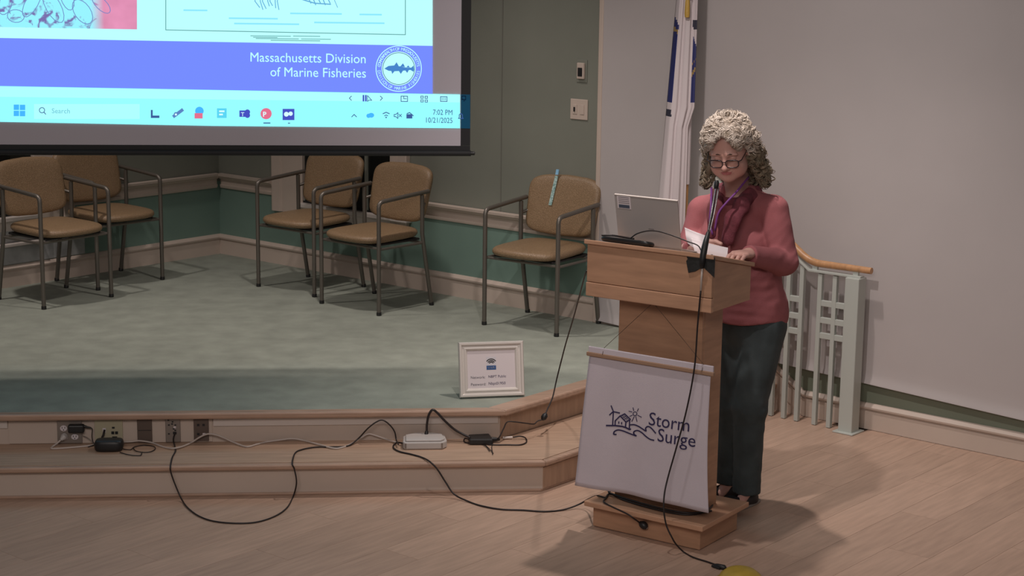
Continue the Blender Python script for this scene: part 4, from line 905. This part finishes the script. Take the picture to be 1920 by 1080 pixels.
link('sweater', npmesh([snet(sweater, lo, hi, .0055)]), m_sweat, per, smooth=True)
# jeans
hipL, hipR = T(1432, 612, 7.31), T(1390, 612, 7.42)
knL, knR = T(1406, 765, 7.30), T(1378, 762, 7.42)
anL, anR = T(1399.5, 919, 7.33), T(1364, 899, 7.46)
def jeans(X, Y, Z):
    d = ell(X, Y, Z, hips-UP*.05, (.150, .128, .14), TAX)
    L_ = smin(cap(X, Y, Z, hipL, knL, .098, .069), cap(X, Y, Z, knL, anL+UP*.0, .069, .062), .03)
    R_ = smin(cap(X, Y, Z, hipR, knR, .098, .069), cap(X, Y, Z, knR, anR+UP*.0, .069, .062), .03)
    L_ = smax(L_, anL[2]-.012-Z, .005); R_ = smax(R_, anR[2]-.012-Z, .005)
    L_ = smax(L_, -cap(X, Y, Z, anL-UP*.1, anL+UP*.01, .050, .050), .004); R_ = smax(R_, -cap(X, Y, Z, anR-UP*.1, anR+UP*.01, .050, .050), .004)
    d = smin(d, L_, .035); d = smin(d, R_, .035) if True else d
    kf = np.exp(-((Z-knL[2])/.12)**2)+1.1*np.exp(-((Z-anL[2]-.06)/.09)**2)
    d = d+.0035*wob(X*.6, Y*.6, Z, 75, 2)*kf+.003*wob(X, Y, Z*.3, 40, 8)
    return d
pts = np.array([hipL, hipR, knL, knR, anL, anR, hips]); lo, hi = pts.min(0)-.16, pts.max(0)+.16; lo[2] = min(anL[2], anR[2])-.03; hi[2] = hips[2]+.02
link('jeans', npmesh([snet(jeans, lo, hi, .006)]), m_jean, per, smooth=True)
# shoes: flats, pointing where she faces
for an, ry in ((anL, .30), (anR, .42)):
    sd = np.array([-math.sin(by+ry), -math.cos(by+ry), 0]); sr = np.array([-sd[1], sd[0], 0])
    heel = np.array([an[0], an[1], 0])-sd*.045; AXS = (sr, sd, UP)
    def shoe(X, Y, Z, heel=heel, AXS=AXS, sd=sd, an=an):
        d = smin(ell(X, Y, Z, heel+sd*.03+UP*.030, (.034, .050, .042), AXS), ell(X, Y, Z, heel+sd*.165+UP*.028, (.043, .075, .034), AXS), .05)
        d = smin(d, cap(X, Y, Z, heel+sd*.02+UP*.024, heel+sd*.19+UP*.020, .030, .030), .03)
        d = smax(d, -ell(X, Y, Z, heel+sd*.075+UP*.075, (.027, .062, .046), AXS), .006)
        return smax(d, .010-Z, .003)
    lo = np.minimum(heel, heel+sd*.25)-.06; hi = np.maximum(heel, heel+sd*.25)+.06; lo[2] = 0; hi[2] = .13
    sh_ = link('shoe', npmesh([snet(shoe, lo, hi, .0035)]), m_shoe, per, smooth=True)
    P = superpoly(0, .085, .039, .132, 2.8, 28, lambda x, y: (x*(1+.18*y/.13), y))
    MB().rings([[tuple(heel+sr*x*s+sd*(.085+(y-.085)*s)+UP*z) for x, y in P] for s, z in ((.97, .001), (1, .004), (1, .010), (.96, .013))]).build('sole', mat('grey_sole', (.22, .20, .18), .7), sh_, smooth=.6)
# head frame
hy, hp, hrl = math.radians(24), math.radians(24), math.radians(-3.5)
HF = np.array([-math.sin(hy)*math.cos(hp), -math.cos(hy)*math.cos(hp), -math.sin(hp)]); HR = np.array([math.cos(hy), -math.sin(hy), 0])
HU = np.cross(HR, HF)*1.0; HU = HU if HU[2] > 0 else -HU
HR, HU = HR*math.cos(hrl)+HU*math.sin(hrl)*-1, HU*math.cos(hrl)+HR*math.sin(hrl)
eyes = T(1359.5, 297, 7.12); HC = eyes-HF*.078-HU*.0
HAX = (HR, HF, HU)
def H_(r, f, u): return HC+HR*r+HF*f+HU*u
def head(X, Y, Z):
    d = ell(X, Y, Z, H_(0, -.018, .035), (.077, .098, .092), HAX)                  # skull
    d = smin(d, ell(X, Y, Z, H_(0, .028, -.020), (.068, .058, .085), HAX), .03)     # face
    d = smin(d, ell(X, Y, Z, H_(0, .036, -.082), (.050, .042, .036), HAX), .035)    # jaw
    d = smin(d, ell(X, Y, Z, H_(0, .066, -.098), (.024, .018, .018), HAX), .022)     # chin
    for s in (-1, 1):
        d = smin(d, ell(X, Y, Z, H_(s*.041, .060, -.038), (.027, .024, .023), HAX), .022)   # cheek
        d = smin(d, ell(X, Y, Z, H_(s*.048, .028, -.066), (.025, .036, .030), HAX), .03)
        d = smin(d, ell(X, Y, Z, H_(s*.030, .080, .020), (.026, .010, .009), HAX), .014)    # brow
        d = smax(d, -ell(X, Y, Z, H_(s*.032, .094, .001), (.021, .015, .013), HAX), .012)   # socket
        d = smin(d, ell(X, Y, Z, H_(s*.032, .072, .000), (.0145, .0135, .0125), HAX), .003) # lid over the eye
        d = smax(d, -cap(X, Y, Z, H_(s*.022, .0865, -.0035), H_(s*.043, .083, -.0035), .0011, .0011), .0015)
        d = smin(d, ell(X, Y, Z, H_(s*.079, -.004, -.008), (.009, .020, .032), HAX), .006)  # ear
        d = smax(d, -ell(X, Y, Z, H_(s*.088, .002, -.006), (.007, .010, .018), HAX), .004)
    d = smin(d, ell(X, Y, Z, H_(0, .073, .020), (.020, .012, .016), HAX), .016)
    d = smin(d, cap(X, Y, Z, H_(0, .080, .010), H_(0, .103, -.032), .0075, .0105), .012)    # nose
    d = smin(d, ell(X, Y, Z, H_(0, .105, -.034), (.011, .010, .009), HAX), .008)
    for s in (-1, 1):
        d = smin(d, ell(X, Y, Z, H_(s*.0125, .094, -.037), (.008, .010, .0075), HAX), .006)
        d = smax(d, -ell(X, Y, Z, H_(s*.0065, .101, -.0445), (.0030, .0045, .0028), HAX), .002)
    d = smin(d, ell(X, Y, Z, H_(0, .078, -.064), (.024, .012, .014), HAX), .012)
    d = smin(d, cap(X, Y, Z, H_(-.020, .085, -.0590), H_(.020, .085, -.0590), .0034, .0034), .003)
    d = smin(d, cap(X, Y, Z, H_(-.014, .087, -.0690), H_(.014, .087, -.0690), .0038, .0038), .003)
    for s in (-1, 1): d = smax(d, -cap(X, Y, Z, H_(0, .0895, -.0648), H_(s*.027, .083, -.0595), .0014, .0014), .0015)
    d = smin(d, cap(X, Y, Z, H_(0, -.030, -.05), neckb-BF*-.0+UP*.02, .054, .056), .022)    # neck
    d = smin(d, ell(X, Y, Z, neckb-UP*.065+BF*.02, (.095, .062, .042), TAX), .04)
    return d
lo, hi = HC-np.array([.15, .15, .22]), HC+np.array([.18, .20, .15]); lo[2] = neckb[2]-.09; hi[0] = max(hi[0], neckb[0]+.14); hi[1] = max(hi[1], neckb[1]+.12)
hv, hf = snet(head, lo, hi, .0026)
def hand(wr, fw, pn, lat, curls, thumb, L=.185):
    """wrist, direction of the fingers, palm normal (towards the palm), lateral direction to the thumb"""
    fw, pn, lat = unit(fw), unit(pn), unit(lat); segs = []
    kn = []
    for i, (off, ln) in enumerate(((.032, .068), (.011, .076), (-.011, .071), (-.031, .057))):
        k0 = wr+fw*(.088-abs(off-.005)*.22)+lat*off; kn.append(k0); d = fw+lat*(off*1.6); d = unit(d); p = k0; ang = 0
        for j, (fr, r0, r1) in enumerate(((.45, .0095, .0088), (.31, .0088, .0078), (.24, .0078, .0064))):
            ang += curls[i][j]; dd = unit(d*math.cos(ang)+pn*math.sin(ang)); q_ = p+dd*ln*fr; segs.append((p, q_, r0, r1)); p = q_
    tb = wr+lat*.026+fw*.030+pn*.006
    for d_, l_, r0, r1 in thumb: 
        dd = unit(fw*d_[0]+lat*d_[1]+pn*d_[2]); q_ = tb+dd*l_; segs.append((tb, q_, r0, r1)); tb = q_
    def f(X, Y, Z):
        d = cap(X, Y, Z, wr-fw*.05, wr+fw*.01, .027, .025)
        pm = ell(X, Y, Z, wr+fw*.052, (.041, .056, .0165), (lat, fw, pn)); d = smin(d, pm, .018)
        for k0 in kn: d = smin(d, cap(X, Y, Z, wr+fw*.02+(k0-wr-fw*.088)*.4, k0, .011, .0105), .010)
        fs = None
        for i in range(4):
            c = None
            for s in segs[3*i:3*i+3]:
                e = cap(X, Y, Z, *s); c = e if c is None else smin(c, e, .0025)
            fs = c if fs is None else np.minimum(fs, c)
        d = smin(d, fs, .004)
        c = None
        for s in segs[12:]:
            e = cap(X, Y, Z, *s); c = e if c is None else smin(c, e, .006)
        return smin(d, c, .008)
    allp = np.array([s[0] for s in segs]+[s[1] for s in segs]+[wr-fw*.05]); return snet(f, allp.min(0)-.035, allp.max(0)+.035, .0020)
# her left hand lies on the desk, knuckles up, fingers bent over the edge of the paper
fwL = unit([-.66, -.74, .10]); pnL = unit(np.array([0, 0, -1.])-fwL*(fwL@np.array([0, 0, -1.]))); latL = unit(np.cross(fwL, pnL)); 
if latL @ BRt > 0: latL = -latL
handL = hand(wrL+UP*.007, fwL, pnL, -latL if False else latL, [(.30, .45, .40), (.32, .50, .4), (.32, .46, .35), (.22, .38, .35)], [((.65, .6, .45), .036, .014, .012), ((.85, .25, .35), .032, .012, .0105), ((.95, -.1, .2), .026, .0105, .0085)])
# her right hand holds the sheet from behind
fwR = unit([.35, -.85, .05]); pnR = unit([.75, .35, -.30]); pnR = unit(pnR-fwR*(fwR@pnR)); latR = np.cross(pnR, fwR); latR = latR if latR[2] > 0 else -latR
handR = hand(wrR+fwR*.01, fwR, pnR, latR, [(.5, .6, .4), (.55, .65, .45), (.6, .7, .5), (.65, .7, .5)], [((.6, .6, .5), .036, .014, .012), ((.8, .2, .55), .032, .012, .0105), ((.9, -.1, .4), .026, .0105, .0085)])
def under(X, Y, Z):
    d = ell(X, Y, Z, chest, (.14, .085, .16), TAX); d = smin(d, ell(X, Y, Z, hips, (.13, .10, .15), TAX), .1); d = smin(d, cap(X, Y, Z, neckb-UP*.08, neckb, .05, .05), .05); d = smin(d, cap(X, Y, Z, shR, shL, .035, .035), .04)
    for a, b, c, r in ((shL, elL, wrL, .038), (shR, elR, wrR, .038)): d = smin(d, smin(cap(X, Y, Z, a, b, r, r-.006), cap(X, Y, Z, b, c, .032, .024), .01), .02)
    for h_, k_, a in ((hipL, knL, anL), (hipR, knR, anR)):
        d = smin(d, smin(cap(X, Y, Z, h_-UP*.03, k_, .065, .045), cap(X, Y, Z, k_, a*np.array([1, 1, 0])+UP*.075, .045, .029), .02), .03)
        d = smin(d, cap(X, Y, Z, a*np.array([1, 1, 0])+UP*.055, a*np.array([1, 1, 0])+UP*.034+BF*.085, .027, .020), .02)
    return d
allp = np.array([shR, shL, elR, elL, wrL, wrR, anL, anR]); lo, hi = allp.min(0)-.12, allp.max(0)+.12; lo[2] = .0; hi[2] = neckb[2]+.06
body = link('body', npmesh([(hv, hf), handL, handR, snet(under, lo, hi, .009)]), [m_skin, mat('lips', (.40, .13, .13), .45)], per, smooth=True)
co_ = np.empty(len(body.data.polygons)*3, np.float32); body.data.polygons.foreach_get('center', co_); co_ = co_.reshape(-1, 3)
rl_ = co_-HC; lr, lf, lu = rl_@HR, rl_@HF, rl_@HU
lip = (lf > .078) & (abs(lr) < .023) & (abs(lu+.0643) < .0078*np.sqrt(np.clip(1-(lr/.024)**2, 0, 1))+.0004)
mi = np.zeros(len(co_), np.int32); mi[lip] = 1; body.data.polygons.foreach_set('material_index', mi)
# eyebrows, lashes, earrings, glasses
m_brow = mat('brown_brow', (.11, .06, .045), .8)
for s in (-1, 1):
    MB().tube([H_(s*.014, .0895, .0225), H_(s*.026, .0895, .0250), H_(s*.040, .084, .0225), H_(s*.050, .074, .0155)], [.0022, .0032, .0028, .001], 6).build('eyebrow', m_brow, per, smooth=True)
    MB().tube([H_(s*.0185, .0845, -.004), H_(s*.026, .0875, -.0060), H_(s*.036, .0865, -.0062), H_(s*.045, .080, -.004)], [.0008, .0014, .0014, .0006], 5).build('eyelashes', m_black, per, smooth=True)
    MB().lathe([(.001, -.005), (.005, -.002), (.0055, .002), (.001, .006)], H_(s*.083, .006, -.045), 10).build('earring', m_paper, per, smooth=True)
gl = tag(link('glasses', MB().box(0, .0001, 0, .0001, 0, .0001).mesh(), m_black, None), 'dark-rimmed rectangular reading glasses low on the nose of the person', 'glasses')
bpy.data.objects.remove(gl)
gl = empty('glasses', H_(0, .1, -.01), label='dark-rimmed rectangular glasses worn low on the nose by the person', cat='glasses')
m_rim = mat('dark_acetate', (.02, .010, .012), .25)
def GF(r, u, o=0): # front of the glasses, slightly wrapped
    return H_(r, .1035-.9*r*r-.10*(u+.012)+o, u)
for s in (-1, 1):
    P = superpoly(s*.0335, -.0125, .0265, .0165, 3.2, 28, lambda x, y: (x*(1+.06*y/.0165), y))
    MB().tube([GF(x, y) for x, y in P]+[GF(*P[0])], [.0023]*29, 6, up=tuple(HF)).build('rim', m_rim, gl, smooth=True)
    MB().add([GF(x, y, -.0005) for x, y in P], [tuple(range(28))]).build('lens', mat('clear_lens', (.9, .9, .9), .05, emit=None), gl)
    MB().tube([GF(s*.0605, -.003), H_(s*.071, .090, -.001), H_(s*.078, .045, .004), H_(s*.0815, .0, .010), H_(s*.081, -.020, .0)], [.0028, .0024, .002, .002, .0018], 6).build('temple', m_rim, gl, smooth=True)
MB().tube([GF(-.0075, -.006), GF(0, -.0035, .002), GF(.0075, -.006)], .0021, 6).build('bridge', m_rim, gl, smooth=True)
for mm in bpy.data.materials:
    if mm.name.startswith('clear_lens'):
        b = mm.node_tree.nodes['Principled BSDF']; b.inputs['Transmission Weight'].default_value = 1.0; b.inputs['IOR'].default_value = 1.02
# scarf: thick loop round the neck with a hanging end; violet lanyard
def loop(c, rx, ry, rz_, n=22, a0=0, a1=2*math.pi): return [c+BRt*rx*math.sin(a0+(a1-a0)*i/n)+BF*ry*math.cos(a0+(a1-a0)*i/n)+UP*rz_(a0+(a1-a0)*i/n) for i in range(n+1)]
sc1 = T(1352, 420, 7.17)
def scarf(X, Y, Z):
    d = None; gk = .9*(X*BF[0]+Y*BF[1])
    def fc(a, b, ra, rb): return cap(X+BF[0]*gk, Y+BF[1]*gk, Z, a+BF*.9*(a@BF), b+BF*.9*(b@BF), ra, rb)*.75
    Lp = loop(neckb+UP*.005+BF*.012, .088, .078, lambda a: -.030*math.cos(a)-.020)
    for a, b in zip(Lp[:-1], Lp[1:]): e = fc(a, b, .020, .020); d = e if d is None else smin(d, e, .012)
    f0 = neckb+BF*.085-UP*.055
    P = [neckb+BRt*.070+BF*.045-UP*.01, T(1390, 385, 7.185), T(1374, 412, 7.17), T(1364, 448, 7.175)]
    for i, (a, b) in enumerate(zip(P[:-1], P[1:])): d = smin(d, fc(a, b, .031+.002*i, .033-.002*i), .014)
    P = [neckb-BRt*.06+BF*.06-UP*.03, T(1345, 385, 7.20), T(1337, 415, 7.19), T(1334, 440, 7.19)]
    for a, b in zip(P[:-1], P[1:]): d = smin(d, fc(a, b, .022, .020), .012)
    return d+.0038*wob(X, Y, Z*.35, 70, 4)
lo = neckb-np.array([.22, .28, .32]); hi = neckb+np.array([.16, .14, .10])
link('scarf', npmesh([snet(scarf, lo, hi, .004)]), m_scarf, per, smooth=True)
m_lan = mat('violet_ribbon', (.20, .05, .26), .6)
MB().tube(spline([T(1404, 332, 7.26), T(1393, 345, 7.20), T(1379, 362, 7.145), T(1362, 380, 7.13), T(1347, 400, 7.135), T(1340, 432, 7.145)], 5), .0045, 6).tube(spline([T(1334, 352, 7.24), T(1333, 385, 7.165), T(1331, 415, 7.16), T(1336, 440, 7.15)], 5), .0045, 6).build('lanyard', m_lan, per, smooth=True)
# ---- hair: a soft mass with curls over it
bl1, bl2, bl3 = T(1425, 250, 7.27), T(1422, 300, 7.26), T(1437, 334, 7.24)
br1, br2, br3 = T(1331, 258, 7.26), T(1325, 305, 7.27), T(1324, 340, 7.28)
tops = [H_(0, -.005, .075), H_(-.045, .035, .085), H_(.045, .030, .085), H_(0, .038, .100), H_(0, -.07, .06), H_(-.075, -.0, .045), H_(.078, -.01, .045)]
def hairvol(X, Y, Z, shr=0):
    d = ell(X, Y, Z, tops[0], (.098-shr, .115-shr, .072-shr), HAX)
    for c, r in ((H_(-.028, -.01, .104), .036), (tops[1], .040), (tops[2], .042), (tops[3], .034), (tops[5], .038), (tops[6], .042)): d = smin(d, np.sqrt((X-c[0])**2+(Y-c[1])**2+(Z-c[2])**2)-(r-shr), .02)
    d = smin(d, cap(X, Y, Z, H_(.080, -.025, .03), H_(.096, -.035, -.05), .042-shr, .044-shr), .02); d = smin(d, cap(X, Y, Z, H_(.096, -.035, -.05), bl3, .042-shr, .033-shr), .02)
    d = smin(d, cap(X, Y, Z, H_(-.078, -.025, .03), H_(-.086, -.03, -.05), .036-shr, .036-shr), .02); d = smin(d, cap(X, Y, Z, H_(-.086, -.03, -.05), br3, .034-shr, .025-shr), .02)
    d = smin(d, cap(X, Y, Z, H_(0, -.09, .0), neckb-BF*.085-UP*.01, .085-shr, .075-shr), .03)
    # keep the face clear
    d = smax(d, -ell(X, Y, Z, H_(0, .085, .004), (.064, .085, .112), HAX), .012)
    return d
def hv2(X, Y, Z): return hairvol(X, Y, Z, .012)+.004*wob(X, Y, Z, 110, 2)+.003*wob(X, Y, Z, 230, 5)
lo = HC-np.array([.20, .20, .30]); hi = HC+np.array([.22, .24, .19])
vv, ff = snet(hv2, lo, hi, .004)
hair = link('hair', npmesh([(vv, ff)]), mat('shaded_hair_underlayer', (.20, .155, .115), .7, noise=.4, scale=60, bump=.6, bscale=150), per, smooth=True)  # underlayer colour darkened so gaps between curls read as shaded depth
rs_ = np.random.RandomState(11)
# surface points and normals of the hair mass
V3 = vv; e = .002
def grad(P):
    X, Y, Z = P.T; f = lambda a, b, c: hairvol(a, b, c, .010)
    g = np.stack([f(X+e, Y, Z)-f(X-e, Y, Z), f(X, Y+e, Z)-f(X, Y-e, Z), f(X, Y, Z+e)-f(X, Y, Z-e)], 1); return g/(np.linalg.norm(g, axis=1, keepdims=True)+1e-9), f(X, Y, Z)
NL, NK, NP = 560, 7, 34; NS = NL*NK
wgt_ = .4+3.0*np.exp(-((V3-H_(0, .0, .12))**2).sum(1)/.07**2); P = np.repeat(V3[rs_.choice(len(V3), NL, p=wgt_/wgt_.sum())], NK, 0)+rs_.normal(size=(NS, 3))*.0022; top = H_(0, -.02, .11)
paths = [P]; 
drift = np.repeat(rs_.normal(size=(NL, 3))*.45, NK, 0)+rs_.normal(size=(NS, 3))*.05
LR = [(rs_.uniform(.004, .0115), rs_.uniform(.45, .85)*rs_.choice([-1, 1]), rs_.uniform(0, 6.28), rs_.randint(16, NP+1)) for _ in range(NL)]
for s in range(NP-1):
    n, d = grad(P); away = P-top; away /= np.linalg.norm(away, axis=1, keepdims=True)+1e-9
    wt = np.clip((top[2]-P[:, 2])/.10, 0, 1)[:, None]; dirn = away*(1-wt)+np.array([0, 0, -1.])*(wt)+drift*.5
    dirn = dirn-n*(dirn*n).sum(1, keepdims=True); dirn /= np.linalg.norm(dirn, axis=1, keepdims=True)+1e-9
    P = P+dirn*.0036; n, d = grad(P); P = P-n*(d-.004)[:, None]*.6; paths.append(P)
paths = np.stack(paths, 1)
mbh = MB(); Vh = []; Fh = []
k = 0
for i in range(NS):
    c = paths[i]; n, _ = grad(c); t = np.gradient(c, axis=0); t /= np.linalg.norm(t, axis=1, keepdims=True)+1e-9; b = np.cross(t, n)
    R_, fr, ph, ln = LR[i//NK]; R_ = R_*rs_.uniform(.8, 1.1)+(.010*rs_.uniform() if rs_.uniform() < .12 else 0); th = ph+rs_.normal()*.22+np.arange(NP)*fr*rs_.uniform(.95, 1.05)
    ln = max(8, ln-rs_.randint(0, 5))
    cc = c+(n*np.cos(th)[:, None]+b*np.sin(th)[:, None])*R_+n*.003; cc = cc[:ln]; rr = np.interp(np.arange(ln), [0, 3, ln-4, ln-1], [.0008, 1, 1, .15])*rs_.uniform(.0006, .0015)
    tt = np.gradient(cc, axis=0); tt /= np.linalg.norm(tt, axis=1, keepdims=True)+1e-9; nn_ = n[:ln]-tt*(tt*n[:ln]).sum(1, keepdims=True); nn_ /= np.linalg.norm(nn_, axis=1, keepdims=True)+1e-9; bb = np.cross(tt, nn_)
    ring = np.stack([cc+(nn_*math.cos(a)+bb*math.sin(a))*rr[:, None]*(1.0 if q % 2 == 0 else 1.6) for q, a in enumerate((0, 1.5708, 3.1416, 4.7124))], 1).reshape(-1, 3)
    Vh.append(ring); m_ = np.arange(ln-1)[:, None]*4+k; q4 = np.arange(4)
    F4 = np.stack([m_+q4, m_+(q4+1) % 4, m_+4+(q4+1) % 4, m_+4+q4], -1).reshape(-1, 4); Fh.append(F4); k += ln*4
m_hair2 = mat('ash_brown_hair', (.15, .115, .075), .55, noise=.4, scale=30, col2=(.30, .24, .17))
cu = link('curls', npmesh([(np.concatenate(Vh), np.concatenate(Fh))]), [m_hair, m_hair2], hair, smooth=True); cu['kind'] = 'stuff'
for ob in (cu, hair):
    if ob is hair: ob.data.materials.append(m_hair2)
    c_f = np.empty(len(ob.data.polygons)*3, np.float32); ob.data.polygons.foreach_get('center', c_f); c_f = c_f.reshape(-1, 3)
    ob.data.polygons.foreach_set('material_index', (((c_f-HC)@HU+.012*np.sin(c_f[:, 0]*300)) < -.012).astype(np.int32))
# ---- the sheets of paper she holds
def sheet(c, name, label, bend=.01):
    c = [np.array(p) for p in c]; n = 12; V = []
    nrm = unit(np.cross(c[1]-c[0], c[3]-c[0]))
    for o in (0, .0006):
        for j in range(n+1):
            for i in range(n+1):
                u, v = i/n, j/n; p = (c[0]*(1-u)+c[1]*u)*(1-v)+(c[3]*(1-u)+c[2]*u)*v+nrm*(bend*math.sin(math.pi*u)+bend*.5*math.sin(2*math.pi*v+1)+o); V.append(tuple(p))
    F = []; q = (n+1)**2
    for j in range(n):
        for i in range(n): k = j*(n+1)+i; F += [(k, k+1, k+n+2, k+n+1), (k+q, k+q+n+1, k+q+n+2, k+q+1)]
    for i in range(n): F += [(i, i+q, i+1+q, i+1)]
    return tag(MB().add(V, F).build(name, m_paper, None, smooth=True), label, 'paper')
sheet([T(1283, 426, 7.13), T(1322, 441, 7.08), T(1317, 476, 7.04), T(1289, 456, 7.10)], 'paper_sheet', 'white sheet of paper held left of the microphone at the lectern')
sheet([T(1296, 446, 7.05), T(1365, 464, 6.99), T(1363.5, 484, 6.95), T(1303, 474, 7.01)], 'paper_sheet', 'white sheet of paper lying right of the microphone, by the resting hand', .006)
